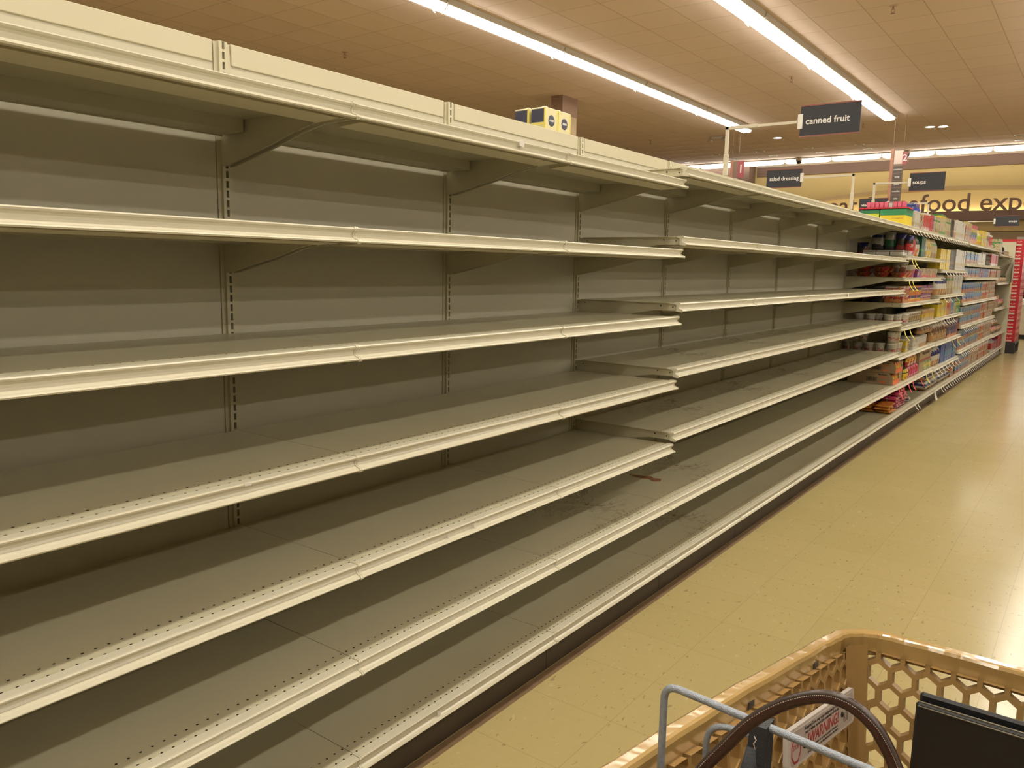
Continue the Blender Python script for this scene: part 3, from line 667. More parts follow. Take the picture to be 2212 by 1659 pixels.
row(37.3, 349, [(1, 26, 4.6, 6, 'box', P('pack_cream_tray', 'crm', (.3, 'yel'), (.6, 'pch'), (.85, 'crm'), blob=('pch',), bs=12, th=.58), 'wide cream tray of noodle cups')], where='beside the white noodle cups')
row(27.1, 322, [(1, 4, 4.2, 5, 'box', p_yellow, 'narrow cream carton beside stacked cups'), ('gap', 9), (1, 13, 4.4, 6, 'box', p_white, 'white wrapped cup tray with black print'), (4, 4.2, 4.3, 4, 'box', p_wtan, 'orange and white cup carton')], where='on the two-high cup shelf')
row(31.8, 352, [(4, 6.4, 3.4, 4, 'bag', p_brown, 'brown pouch with pale triangle on top of cups')], where='on the two-high cup shelf')
row(16.4, 387, [], where='')
# section two
W2 = 'in the bays right of the noodles'
row(58.0, 380, [(5, 4.8, 8.6, 5, 'box', p_yellow, 'upright yellow cookie pack'), (5, 3.4, 8.6, 5, 'box', p_black, 'black and orange narrow pack'), (6, 5.0, 9.4, 6, 'box', p_white, 'tall greyish white box')], where=W2+', upper shelf')
row(47.1, 380, [(4, 5.8, 8.75, 4, 'bag', p_wblu, 'white bag with navy top'), (4, 4.4, 8.6, 5, 'box', p_tangr, 'brown and green snack pack'), (6, 5.0, 8.75, 6, 'box', p_white, 'tall white cracker box')], where=W2+', white box shelf')
row(37.6, 384, [(1, 10, 7.4, 6, 'box', p_yelbox, 'big yellow box with grey sticker'), (3, 4.6, 7.3, 5, 'box', p_yellow, 'yellow and violet striped box'), (3, 4.0, 7.3, 5, 'box', p_redor, 'orange red striped box'), (2, 4.6, 7.4, 5, 'box', p_ltblue, 'light blue box'), (2, 4, 7.3, 5, 'box', p_tangr, 'tan picture box'), (3, 3.6, 7.2, 5, 'box', p_green, 'green box')], where=W2)
row(26.7, 379, [(6, 6.4, 8.6, 4, 'bag', p_brown, 'brown cookie pouch with pale label'), (1, 3, 8.8, 5, 'box', p_nav, 'thin navy box edge'), (5, 5.0, 8.4, 5, 'box', p_nav, 'navy striped cookie box'), (1, 3.0, 8.2, 5, 'box', p_red, 'slim red box after navy ones')], where=W2)
row(15.8, 387, [(3, 6, 8.6, 4, 'bag', p_wblu, 'white and blue cookie bag on second lowest shelf'), (1, 11, 8.6, 6, 'box', P('pack_plain_blue', 'blu', (.5, 'lblu'), (.52, 'blu'), blob=('nav',), bs=6, th=.66), 'wide plain blue box'), (6, 5.8, 8.4, 5, 'box', p_bluetall, 'blue striped biscuit box')], where=W2)
row(6.04, 376, [(8, 7.8, 3.9, 6, 'pillow', p_wblu, 'puffy white bag with navy top', 2), (2, 5.6, 3.85, 5, 'box', p_mult, 'green red and blue carton', 2)], where='on the bottom shelf')
# section three
def s3(z, h, lv_, where, alt=False):
    a, bb = (p_crack2, p_crack) if alt else (p_crack, p_crack2)
    row(z, 453, [(5, 8.6, h, 6, 'box', a, 'blue cracker box with orange picture', lv_), (4, 9.0, h, 6, 'box', bb, 'pale blue biscuit box', lv_), (3, 8.8, h, 6, 'box', p_redor, 'red and orange cookie box', lv_), (4, 9.3, h, 6, 'box', p_orange, 'yellow orange cookie box', lv_)], where=where)
row(61.5, 453, [(6, 8.0, 6.2, 6, 'box', p_crack2, 'blue box with green top'), (4, 7.6, 6.2, 6, 'box', p_white, 'white box with small pictures'), (5, 5.6, 7.6, 5, 'bottle', p_black, 'dark bottle with cream label', 1, white), (4, 8.8, 7.2, 6, 'box', p_redw, 'red and white box')], where='on the upper far cracker shelf')
row(54.8, 453, [(7, 8.6, 4.7, 6, 'box', p_crack, 'low blue cracker box with orange picture'), (2, 7, 4.7, 6, 'box', p_purp, 'purple cracker box'), (3, 8.6, 4.7, 6, 'box', p_bluetall, 'white and blue striped box'), (4, 9.6, 4.7, 6, 'box', p_redor, 'low orange red box')], where='on the single-row far shelf')
s3(42.2, 4.9, 2, 'on the middle far shelf'); s3(30.5, 4.7, 2, 'on the third lowest far shelf', True); s3(18.0, 4.9, 2, 'on the second lowest far shelf')
row(6.04, 455, [(6, 8.4, 4.3, 6, 'box', p_crack, 'blue cracker box', 2), (4, 9.2, 4.3, 6, 'box', p_orange, 'orange biscuit box', 2), (5, 9.8, 4.3, 6, 'box', p_redor, 'red green biscuit box', 2)], where='on the far bottom shelf')
# section four
row(51.3, 599, [(1, 20, 8, 12, 'box', P('pack_pink_bulk', 'tan', (.6, 'gry'), (.7, 'pch'), blob=('brn',), bs=10), 'bulky pink brown carton'), (5, 9, 4.4, 6, 'jar', p_pick, 'dark jar lying by the far end', 1, dark)], where='in the last bays, upper shelf')
row(34.5, 599, [(1, 24, 8, 12, 'box', P('pack_tan_bulk', 'tan', (.55, 'pnk'), (.65, 'pch'), blob=('brn',), bs=10), 'bulky mauve and tan carton'), (5, 9, 5.4, 7, 'pillow', p_pink, 'pink and brown bread packet')], where='in the last bays, middle shelf')
row(17.2, 599, [(4, 9, 5.0, 7, 'pillow', p_pink, 'striped brown roll packet'), (4, 9, 4.4, 7, 'pillow', p_pick, 'brown roll packet')], where='in the last bays, lower shelf')
row(22.6, 599, [(4, 9, 4.4, 6, 'pillow', p_pick, 'brown packet stacked on others')], where='in the last bays, lower shelf')
row(6.04, 608, [(2, 9, 6, 6, 'box', p_redw, 'white and red box'), (2, 10, 6, 6, 'box', p_purp, 'purple red box'), (3, 9, 7.6, 6, 'box', p_red, 'red drink box by the endcap')], where='in the last bays, bottom shelf')

# section one, open left face: cups, bowls, bags and cases
def cup(R0, R1, h, mm, lidm):
    t = thing('noodle_cup', 'x', 'cup')
    b = MB(); b.lathe([(R0*.96, 0), (R0, .1), (R1, h*.93), (R1*1.04, h*.94), (R1*1.04, h*.97)], n=20); b.build('cup_body', mm, t)
    b = MB(); b.lathe([(R1*1.03, h*.97), (R1, h), (R1*.6, h+.02), (.1, h+.02)], n=20); b.build('lid', lidm, t); return t
cupm = P('cup_white_red', 'crm', (.12, 'gry'), (.18, 'wht'), blob=('gry',), bs=16, th=.6, text=(C['red'], .42, .17)); foil = mat('foil_lid', (.62, .58, .5), .3)
cupo = P('bowl_orange', 'org', (.86, 'dred'), blob=('red', 'brn'), bs=12, th=.6); cupd = P('cup_banded', 'wht', (.2, 'brn'), (.28, 'crm'), (.35, 'tan'), (.7, 'wht'), (.8, 'brn'), (.87, 'wht'))
c0 = cup(1.35, 1.72, 4.1, cupm, foil); first = True
CUPS = []
for x, y in ((5.2, 306.6), (9.0, 306.4), (10.6, 310.2), (15.0, 306.8), (16.9, 310.4), (18.3, 314.3), (17.0, 318.4), (17.2, 322.6)): CUPS.append((x, y, 37.3, 'white noodle cup on the single-high cup shelf', 'cups on the single-high shelf'))
for x, y in ((1.9, 306.2), (5.6, 306.2), (9.4, 306.0), (13.0, 306.4), (16.9, 306.6), (17.2, 310.6), (17.1, 314.6)): CUPS.append((x, y, 27.1, 'white noodle cup in the lower layer of the two-high shelf', 'cups in the lower layer'))
for x, y in ((16.8, 306.6), (17.1, 310.7)): CUPS.append((x, y, 31.26, 'white noodle cup standing on other cups near the shelf front', 'cups in the upper layer'))
CUPS.append((7.4, 306.1, 31.26, 'white noodle cup standing on two others at the shelf back', None))
for x, y, z, lab, g in CUPS:
    if first: c0.location = Vector((x, y, z))*S; tag(c0, lab, None, g); first = False
    else: copy_tree(c0, (x, y, z), lab, g, (0, 0, rnd.uniform(0, 6)))
cb = cup(1.6, 2.0, 4.2, cupd, foil); cb.location = Vector((16.9, 328.4, 27.1))*S; tag(cb, 'round cup with brown bands on the two-high cup shelf', None)
for y in (327, 331.4, 335.8, 340.2, 344.6):
    copy_tree(cb, (17, y, 37.3), 'brown banded cup on the single-high cup shelf', 'banded cups')
bo = cup(1.9, 2.95, 1.75, cupo, mat('dark_red_lid', (.25, .05, .03), .35)); bo.name = 'noodle_bowl'; bo['category'] = 'bowl'
first = True
for x, y, z in ((5.2, 308, 54.6), (11.2, 308, 54.6), (17, 308.2, 54.6), (17, 314.4, 54.6), (5.2, 308, 56.42), (11.2, 308, 56.42), (11.4, 314.2, 54.6), (11.4, 314.2, 56.42)):
    lab = 'orange noodle bowl %s on the shelf third from top' % ('standing on the shelf' if z < 55 else 'stacked on another')
    if first: bo.location = Vector((x, y, z))*S; tag(bo, lab, None, 'orange bowls lower'); first = False
    else: copy_tree(bo, (x, y, z), lab, 'orange bowls '+('lower' if z < 55 else 'upper'))
gc = cup(1.9, 2.4, 3.0, P('tub_grey', 'gry', (.5, 'wht'), (.7, 'gry'), blob=('brn',)), foil); gc.location = Vector((17, 309, 56.45))*S; tag(gc, 'grey tub standing on an orange noodle bowl', 'tub')
gp = cup(2.2, 2.9, 4.4, P('tub_pink', 'wht', (.1, 'pur'), (.4, 'pch'), (.6, 'wht'), blob=('pnk',), th=.57), foil); gp.location = Vector((16.6, 323, 54.6))*S; tag(gp, 'pink white tub beside the orange noodle bowls', 'tub')
# dark bowls deep in the middle noodle shelf
dkm = P('bowl_dark', 'brn', (.4, 'dred'), (.8, 'blk'), blob=('blk',), bs=10, th=.5)
d1 = cup(1.9, 2.9, 2.6, dkm, dark); first = True
for x in (3.4, 9.6):
    for k in range(2):
        lab = 'dark red noodle bowl, %s, deep behind the flame carton' % ('upper' if k else 'lower')
        if first: d1.location = Vector((x, 308, 45.6))*S; tag(d1, lab, None, 'dark bowls lower'); first = False
        else: copy_tree(d1, (x, 308, 45.6+k*2.66), lab, 'dark bowls '+('upper' if k else 'lower'))
# snack bags in the dark left end under the top shelf
BG = [(2.6, 3.8, 4.6, .3, p_dark, 'dark red bag at the back'), (7.0, 4.4, 7.2, .0, P('bag_navy_clear', 'blk', (.3, 'gry'), (.6, 'nav'), (.75, 'gry'), (.85, 'blk'), blob=('gry',), bs=8, th=.64, rough=.2), 'navy and clear bag'),
      (11.4, 3.8, 7.2, .0, P('bag_green_clear', 'blk', (.2, 'dgrn'), (.5, 'gry'), (.9, 'blk'), blob=('grn',), bs=8, th=.66, rough=.2), 'dark green clear bag'), (15.3, 3.4, 5.9, .0, p_dark, 'dark bag with blue mark'), (18.6, 2.8, 5.0, .0, P('bag_red_tip', 'red', (.45, 'blk'), (.7, 'nav'), blob=('gry', 'dred'), bs=12, th=.62, rough=.25), 'red tipped bag near the shelf front')]
for x, wd, h, rz, mm, lab in BG:
    b = m_bag(wd, 2.2, h); me = b.build('snack_bag', [mm], me_only=True)
    o = put('snack_bag', me, None, (x-wd/2, 305.5, 63.9 if x < 18 else 62.2), (0, 0, -math.pi/2+rz*.4)); o.location = Vector((x+wd/2-2.2, 307.2, 63.95 if x > 4 else 62.15))*S; tag(o, lab+' under the top shelf', 'bag')
for k, x in enumerate((7.2, 11.7, 16.2)):
    b = MB(); b.box(-2.1, 0, 0, 2.1, 7, 1.75, bev=.08); o = b.build('white_packet_box', P('pack_white_flat', 'wht', (.7, 'brn'), (.85, 'wht'), blob=('gry',), bs=10, th=.66), None, (x, 304.6, 62.12)); tag(o, 'flat white box under the dark bags, %s from the back' % ordn[k], 'box')
# case stack with green lid and the red tray of pink boxes on the top shelf
t = thing('case_of_bags', 'yellow shipping case with green top at the left end of the goods', 'box', (0, 304.6, 72.0))
b = MB(); b.box(9.8, 0, 0, 18.0, 11.5, 3.9, bev=.06); b.build('case_body', mat('yellow_case_card', (.70, .54, .03), .5), t)
b = MB(); pts = [(9.7, 3.9), (18.1, 3.9)]+[(18.1-i*.7+(.35 if j else 0), 5.8+(.25 if j else 0)) for i in range(12) for j in (0, 1) if 18.1-i*.7+(.35 if j else 0) > 9.8]+[(9.7, 5.8)]
b.prism(pts, -.04, 11.6, 'y'); b.build('green_lid', mat('green_case_card', (.03, .22, .09), .5), t)
text('lettering', 'Cookin\'', 1.2, mat('brown_print', (.35, .22, .02), .5), t, (15.6, -.03, 2.9), (math.pi/2, 0, 0), .01)
o = None
b = MB(); b.box(3.2, 0, 0, 9.4, 11, 5.7, bev=.08); b.box(3.1, -.04, 4.6, 9.5, 11.1, 5.75, 1); o = b.build('green_carton', [mat('lime_card', (.55, .60, .05), .5), mat('dark_green_card', (.02, .16, .07), .5)], None, (0, 305, 72.0)); tag(o, 'dark green topped carton behind the yellow case', 'box')
b = MB(); b.box(2.6, 0, 0, 18.6, 8, .12); b.box(2.6, 0, 0, 18.6, .12, .6); b.box(2.6, 7.9, 0, 18.6, 8, .6); b.box(2.6, 0, 0, 2.7, 8, .6); b.box(18.5, 0, 0, 18.6, 8, .6)
o = b.build('red_tray', mat('red_tray_card', (.55, .03, .05), .5), None, (0, 305.2, 78.08)); tag(o, 'shallow red card tray full of pink boxes on the green cartons', 'tray')
C['lpk'] = (.66, .13, .21); pk = P('pack_pink_small', 'lpk', (.12, 'pnk'), (.3, 'lpk'), blob=('wht',), bs=30, th=.66); pkw = P('pack_pale_small', 'wht', (.8, 'gry'), blob=('gry',), bs=30, th=.62)
for k in range(9):
    mm = pkw if k == 5 else pk; me = proto('box', 1.7, 1.2, 2.4, mm)
    o = put('carton', me, None, (5.9+1.42*k+(.15 if k > 3 else 0), 306.4, 78.24)); o.location.x += 0
    tag(o, 'small pale box standing between pink ones in the red tray' if k == 5 else 'small pink box in the red tray', 'box', None if k == 5 else 'pink boxes in the red tray')
b = MB(); b.box(-5.4, 0, 0, .0, 13, 5.2, bev=.08); o = b.build('carton', P('pack_lime_case', 'lim', (.6, 'dgrn'), blob=('yel',), bs=10), None, (17.4, 318.3+1.2, 72.0)); o.location = Vector((11.5, 318.6, 72.0))*S; tag(o, 'lime and dark green case behind the small white cartons', 'box')
b = MB(); b.box(-5, 0, 0, 0, 8, .9); o = b.build('blue_tray', mat('blue_tray_card', (.03, .06, .40), .5), None, (18.6, 319, 78.25)); tag(o, 'blue card tray carrying three blue boxes', 'tray')
for k in range(3):
    o = put('carton', proto('box', 2.4, 3, 1.7, P('pack_royal_blue', 'blu', (.4, 'nav'), (.6, 'blu'), blob=('pnk', 'wht'), bs=22, th=.62)), None, (18.2, 319.2+2.6*k, 79.2)); tag(o, 'small royal blue box in the blue tray', 'box', 'royal blue boxes in the blue tray')

# kraft noodle cases on the second lowest shelf
kraft = mat('kraft_card', (.34, .24, .135), .7, var=.08, vscale=6); krprint = mat('orange_print', (.70, .16, .06), .6); blkp = mat('black_print', (.03, .02, .015), .6)
rp = P('packet_ramen_red', 'red', (.4, 'yel'), (.7, 'org'), blob=('wht', 'red'), bs=26, th=.56); C['hpk'] = (.50, .03, .14); rpp = P('packet_ramen_pink', 'hpk', (.45, 'pnk'), (.6, 'red'), (.8, 'hpk'), blob=('wht', 'red'), bs=30, th=.61); rpo = P('packet_ramen_orange', 'org', (.4, 'yel'), (.55, 'org'), blob=('org', 'red'), bs=20, th=.58)
def smile(b, cx, cz, w, h, y, mi=1):
    n = 14
    for i in range(n):
        a0, a1 = -1+2*i/n, -1+2*(i+1)/n
        up = lambda a: cz-h*(1-a*a); dn = lambda a: cz-h*(1-a*a)-.42*(1-a*a)-.1
        b.prism([(cx+w*a0, up(a0)), (cx+w*a1, up(a1)), (cx+w*a1, dn(a1)), (cx+w*a0, dn(a0))], y-.02, y, 'y', mi)
def kcase(y, z, x0, x1, wd, label):
    t = thing('noodle_case', label, 'box', (0, y, z)); L = x1-x0
    b = MB(); b.box(x0, 0, 0, x1-1.6, wd, 4.2, bev=.05); b.prism([(x1-1.6, 0), (x1, 0), (x1-.1, 2.4), (x1-1.2, 4.0), (x1-1.6, 4.2)], 0, .1, 'y'); b.prism([(x1-1.6, 0), (x1, 0), (x1-.1, 2.4), (x1-1.2, 4.0), (x1-1.6, 4.2)], wd-.1, wd, 'y'); b.box(x1-1.6, 0, 0, x1, wd, .1)
    b.build('case_body', kraft, t)
    b = MB(); xx = x0+L*.42; b.box(xx, -.03, .9, xx+3.6, 0, 1.0); b.box(xx, -.03, 2.4, xx+3.6, 0, 2.5); b.box(xx, -.03, .9, xx+.1, 0, 2.5); b.box(xx+3.5, -.03, .9, xx+3.6, 0, 2.5)
    for i in range(16): b.box(xx+.4+i*.18, -.03, 1.15, xx+.4+i*.18+.06+.04*(i % 3), 0, 2.2)
    b.build('barcode', blkp, t)
    b = MB(); smile(b, x1-3.6, 1.6, 1.3, .5, 0, 0); b.build('smile_mark', krprint, t)
    text('lettering', 'Maruchan', .75, blkp, t, (x1-3.6, -.03, 3.6), (math.pi/2, 0, 0), .01, bold=.02); text('lettering', 'RAMEN', .75, krprint, t, (x1-3.6, -.03, 2.6), (math.pi/2, 0, 0), .01, bold=.02)
    b = MB(); b.prism([(x1-.12, .05), (x1+.04, .05), (x1-.02, 1.7), (x1-.15, 1.7)], .1, wd-.1, 'y'); b.build('tray_lip', krprint, t)
    return t
kcase(305.4, 16.42, 3.2, 18.6, 11, 'kraft noodle case with orange smile mark, lower of the stack'); kcase(305.6, 20.66, 4.4, 19.2, 11, 'kraft noodle case with orange smile mark, upper of the stack')
PK = []
for base, x0 in ((16.6, 17.25), (20.85, 17.85)):
    for k in range(3):
        PK.append((x0+.5, 305.9+3.4*k, base-.02, .14))
for x, y, z, a in PK:
    o = put('noodle_packet', proto('bag', 3.2, .9, 3.6, rp), None, (x+.55, y, z), (0, 0, 0)); tag(o, 'red and yellow noodle packet in the open %s kraft case' % ('lower' if z < 20 else 'upper'), 'packet', 'noodle packets in the %s case' % ('lower' if z < 20 else 'upper'))
b = MB(); b.box(-6, 0, 0, 0, 5, 7.4, bev=.06); b.box(-6.02, 5, 0, .02, 5.2, 7.5); o = b.build('carton', [kraft], None, (18.2, 317.4, 16.42)); tag(o, 'brown open carton standing on end beside the noodle cases', 'box')
for k in range(2):
    o = put('noodle_packet', proto('bag', 3.9, 1.6, 4.0, P('packet_yellow', 'yel', (.6, 'blk'), (.7, 'yel'), blob=('blk', 'org'), bs=22, th=.6)), None, (19.2, 322.8+4.15*k, 16.45)); tag(o, 'yellow noodle packet beside the kraft cases', 'packet', 'yellow noodle packets')
for k in range(4):
    o = put('noodle_packet', proto('bag', 5.0, 2.0, 4.3, rpp), None, (19.0, 331.4+5.05*k, 16.45)); tag(o, 'pink noodle packet in the lower layer beside kraft box', 'packet', 'pink packets lower layer')
for k in range(3):
    o = put('noodle_packet', proto('bag', 5.6, 2.2, 4.4, rp), None, (18.8, 329.8+5.8*k, 20.8)); tag(o, 'red yellow noodle packet in the upper layer beside kraft box', 'packet', 'red packets upper layer')
t = thing('noodle_case', 'brown carton with dark red smile mark, tilted on the second lowest shelf', 'box', (18.7, 352.5, 20.4))
b = MB(); b.box(-7, 0, 0, 0, 25.8, 4.6, bev=.06); b.build('case_body', kraft, t)
b = MB(); b.box(0, 1, .4, .03, 25, 1.0); b.build('print_band', mat('dark_red_print', (.30, .05, .04), .6), t)
text('lettering', 'Maruchan', 2.0, blkp, t, (.03, 14, 3.4), (math.pi/2, 0, math.pi/2), .01, bold=.05, xs=2.0)
t2 = thing('noodle_case', 'low brown tray of green and yellow packets under the tilted carton', 'box', (18.9, 352.0, 16.42))
b = MB(); b.box(-8, 0, 0, 0, 26.4, 3.9, bev=.06); b.build('case_body', kraft, t2)
b = MB(); b.box(0, 9, .3, .05, 26, 3.7); b.build('packet_front', P('pack_green_yellow', 'grn', (.4, 'yel'), (.7, 'grn'), blob=('yel', 'wht'), bs=16, th=.55), t2)
row(16.42, 380.2, [(1, 3.0, 8.0, 4, 'bag', p_wblu, 'white cookie bag squeezed after the brown carton')])
# packet piles on the bottom shelf
def pile(items, mm, lab, g):
    me = proto('pillow', 4.4, 5.4, 1.15, mm)
    for x, y, z, rz, rx in items:
        o = put('noodle_packet', me, None, (x, y, z), (rx, 0, rz)); tag(o, lab, 'packet', g)
pile([(18.9+rnd.uniform(-.5, .3)-5.9*(c % 2), 304.4+5.2*(c//2)+rnd.uniform(-.4, .4), 6.1+1.1*k, rnd.uniform(-.2, .2), rnd.uniform(-.02, .02)) for c in range(4) for k in range(3 - (c % 2))], rpo, 'orange noodle packet in the loose pile on the bottom shelf', 'orange packets on the bottom shelf')
pile([(18.6+rnd.uniform(-.5, .3)-5.6*(c % 2), 315+4.8*(c//2)+rnd.uniform(-.3, .3), 6.1+1.12*k, rnd.uniform(-.12, .12), rnd.uniform(-.02, .02)) for c in range(8) for k in range(min(7, 4+c//2))], rpp, 'pink noodle packet in the stacked pile on the bottom shelf', 'pink packets on the bottom shelf')
o = put('snack_bag', proto('pillow', 4, 4, 2.2, P('bag_white_blue_small', 'wht', (.4, 'blu'), (.6, 'brn'), blob=('wht',))), None, (18.6, 338.5, 6.1)); tag(o, 'single white and blue packet right of the pink pile', 'packet')
row(6.04, 352, [], where='')

# ---------------------------------------------------------------- price tags hanging from the channels
def tagmesh(mm, w, L, bend):
    b = MB(); n = 5; pts = []
    for i in range(n+1):
        q = i/n; pts.append((.05+bend*q*q+.25*q, -L*q))
    for i in range(n):
        (x0, z0), (x1, z1) = pts[i], pts[i+1]; b.prism([(x0, z0), (x1, z1), (x1+.03, z1), (x0+.03, z0)], 0, w, 'y')
    return b.build('shelf_tag', mm, me_only=True)
tgy = tagmesh(yellowt, 1.2, 3.6, 1.6); tgr = tagmesh(redt, 1.4, 3.2, 1.1); tgw = tagmesh(white, 1.2, 1.9, 1.0); tgp = tagmesh(pinkt, 1.1, 2.2, 1.4)
def tags(me, z, ys, lab, g):
    for y in ys: tag(put('shelf_tag', me, None, (20.55, y, z-1.0)), lab, 'price tag', g)
tags(tgy, 62.1, (308, 313.5), 'yellow tag hanging under the snack bag shelf', 'yellow tags under snack shelf'); tags(tgy, 54.6, (306, 312.5), 'yellow tag hanging under the noodle bowl shelf', 'yellow tags under bowl shelf')
tags(tgy, 37.3, (306, 315.5), 'long yellow tag hanging under the noodle cup shelf', 'yellow tags under cup shelf'); tags(tgr, 16.4, (306, 313.5, 323, 331, 347), 'red tag hanging over the pink packet pile', 'red tags over packets')
tags(tgy, 16.4, (359, 372), 'yellow tag hanging over the white bags', 'yellow tags over white bags'); tags(tgy, 26.7, (421, 436, 452), 'yellow tag on the navy box shelf', 'yellow tags at navy boxes')
tags(tgw, 6.04, [341, 346]+[402+6*i for i in range(40)], 'small white tag on the bottom shelf edge', 'white tags on bottom edge')
tags(tgp, 37.3, (384, 391, 398, 404, 411, 417), 'cream tag on the yellow box shelf', 'cream tags'); tags(tgp, 15.8, [382+9*i for i in range(8)], 'cream tag on the second lowest shelf edge', 'cream tags low')
tags(tgw, 72.0, [304+7*i for i in range(20)], 'white tag under the top shelf edge', 'white tags at the top'); tags(tgp, 47.1, (386, 400, 420, 438), 'cream tag on the white box shelf', 'cream tags mid')
tags(tgw, 58.0, [384+9*i for i in range(8)], 'white tag on the yellow cookie shelf', 'white tags at cookies')
for z in (18.0, 30.5): tags(tgw, z, [456+6*i for i in range(22)], 'tag strip fluttering on the far cracker shelf edge at %s height' % ('knee' if z < 20 else 'hip'), 'far shelf tags %d' % z)
o = tag(put('shelf_tag', tagmesh(white, 4.5, 4.2, .8), None, (20.55, 383.5, 5.9)), 'large white tag hanging off the bottom shelf edge', 'price tag')

# ---------------------------------------------------------------- endcap: drink cartons, panel signs
t = thing('display_base', 'black plastic display base under the red drink cartons', 'display base', (0, 677.2, 0))
b = MB(); b.box(6, 0, 6.6, 27, 34, 8.2, bev=.2)
for y0 in (0, 10.5, 21.5, 32): b.box(6, y0, 0, 27, y0+1.8, 6.7)
b.box(6, 1, 0, 25.8, 33, 6.6); b.build('base', mat('black_plastic', (.025, .025, .03), .4), t)
cokem = P('carton_red_drink', 'red', (.06, 'red'), blob=None, rough=.35)
def soda():
    t = thing('drink_carton', 'x', 'box')
    b = MB(); b.box(-16, 0, 0, 0, 8.2, 4.85, bev=.15); b.build('carton_body', mat('red_drink_card', (.46, .018, .03), .35), t)
    b = MB(); b.box(-5.4, -.03, .5, -1.8, 0, 1.6, bev=.01); b.build('label_plate', mat('pale_print', (.60, .50, .42), .5), t)
    b = MB(); b.prism([(-5.2, 2.9), (-4.4, 3.7), (-3.6, 3.0), (-2.7, 3.8), (-1.6, 3.3), (-2.4, 3.0), (-3.5, 2.7), (-4.5, 2.9)], -.03, 0, 'y'); b.build('script_print', mat('pink_print_and_glare', (.70, .32, .28), .5), t)
    b = MB(); b.box(0, 1.4, 1.2, .03, 6.8, 3.6); b.build('side_glare', mat('pink_print_and_glare', (.70, .32, .28), .5), t); return t  # pink panel paints the glare on the aisle-facing side
s0 = None
for k in range(15):
    for c in range(4):
        loc = (26.4, 677.6+8.3*c, 8.25+4.9*k)
        lab = 'red drink carton in the front column of the endcap stack, layer %d from the floor' % (k+1) if c == 0 else 'red drink carton behind the front column of the endcap stack'
        g = None if c == 0 else 'red drink cartons behind the front column'
        if s0 is None: s0 = soda(); s0.location = Vector(loc)*S; tag(s0, lab, None, 'red drink cartons front column')
        else: copy_tree(s0, loc, lab, g or 'red drink cartons front column')
t = thing('endcap_poster', 'pale grey sheet sign with dark ovals on the endcap side', 'sign', (21.3, 668, 0))
b = MB(); b.box(0, 0, 50, .12, 9, 66); b.build('sheet', mat('grey_sheet', (.50, .46, .38), .6), t)
b = MB(); b.lathe([(1.3, 0), (1.3, .05)], cx=.12, cy=4.5, cz=63, n=20, axis='x'); b.lathe([(1.3, 0), (1.3, .05)], cx=.12, cy=4.5, cz=53, n=20, axis='x'); b.build('oval_mark', dark, t)
t = thing('striped_flyer', 'tall cream flyer with blue and yellow stripes on the endcap side', 'sign', (21.5, 660, 0))
b = MB(); b.box(0, 0, 34, .12, 9, 51); b.build('sheet', mat('cream_sheet', (.72, .66, .5), .6), t)
b = MB(); b.box(.12, 2, 34.5, .16, 3.6, 48); b.build('blue_stripe', mat('blue_print', (.05, .1, .35), .6), t); b = MB(); b.box(.12, 5, 34.5, .16, 7, 48); b.box(.12, 0, 48.5, .16, 9, 50.6); b.build('yellow_stripe', yellowt, t)

# ---------------------------------------------------------------- refrigerated case by the back wall
t = thing('refrigerated_case', 'cream refrigerated display case with lit shelves by the back wall', 'display case', (8, 838, 0))
case = mat('cream_case_enamel', (.52, .46, .34), .35)
b = MB(); b.box(0, 3, 0, 150, 40, 4); b.build('kick_plate', dark, t)
b = MB(); b.box(0, 0, 4, 150, 42, 30, bev=.6); b.box(0, -.4, 6.5, 150, 0, 9); b.build('lower_body', case, t)
b = MB(); b.box(0, -1, 30, 150, 3, 36, bev=.8); b.build('bumper', mat('white_bumper', (.75, .7, .62), .3), t)
b = MB(); b.box(0, 40, 30, 150, 42, 82); b.box(0, 2, 78, 150, 42, 90); b.box(0, 2, 30, 1.5, 40, 78); b.build('hood', mat('grey_case', (.45, .44, .42), .4), t)
for k, z in enumerate((46, 56, 66)):
    b = MB(); b.box(1.5, 14, z, 148, 40, z+.8); b.box(1.5, 13, z-.6, 148, 14, z+1.2); b.build('case_shelf', mat('white_bumper'), t)
b = MB(); b.box(2, 6, 76.6, 148, 9, 77.6); b.box(2, 13.2, 65.1, 148, 14.6, 65.4); b.build('case_lamp', mat('case_lamp', (1, .97, .95), .4, emit=6, ecol=(1, .97, .93)), t)
b = MB(); b.tube([(3, 1, 36), (3, 1, 60)], .6, 8); b.tube([(12, 1, 36), (12, 1, 50)], .5, 8); b.build('rail_post', mat('chrome', (.7, .7, .7), .2, metal=1), t)
dkb = proto('box', 8, 8, 7, P('pack_dark_meat', 'blk', (.3, 'dred'), (.6, 'blk'), blob=('wht',), bs=10, th=.64))
for k in range(6):
    o = put('meat_tray', dkb, None, (17+8.3*k, 846, 36.1), (0, 0, -math.pi/2)); tag(o, 'dark package in the refrigerated case well', 'package', 'packages in the refrigerated case')

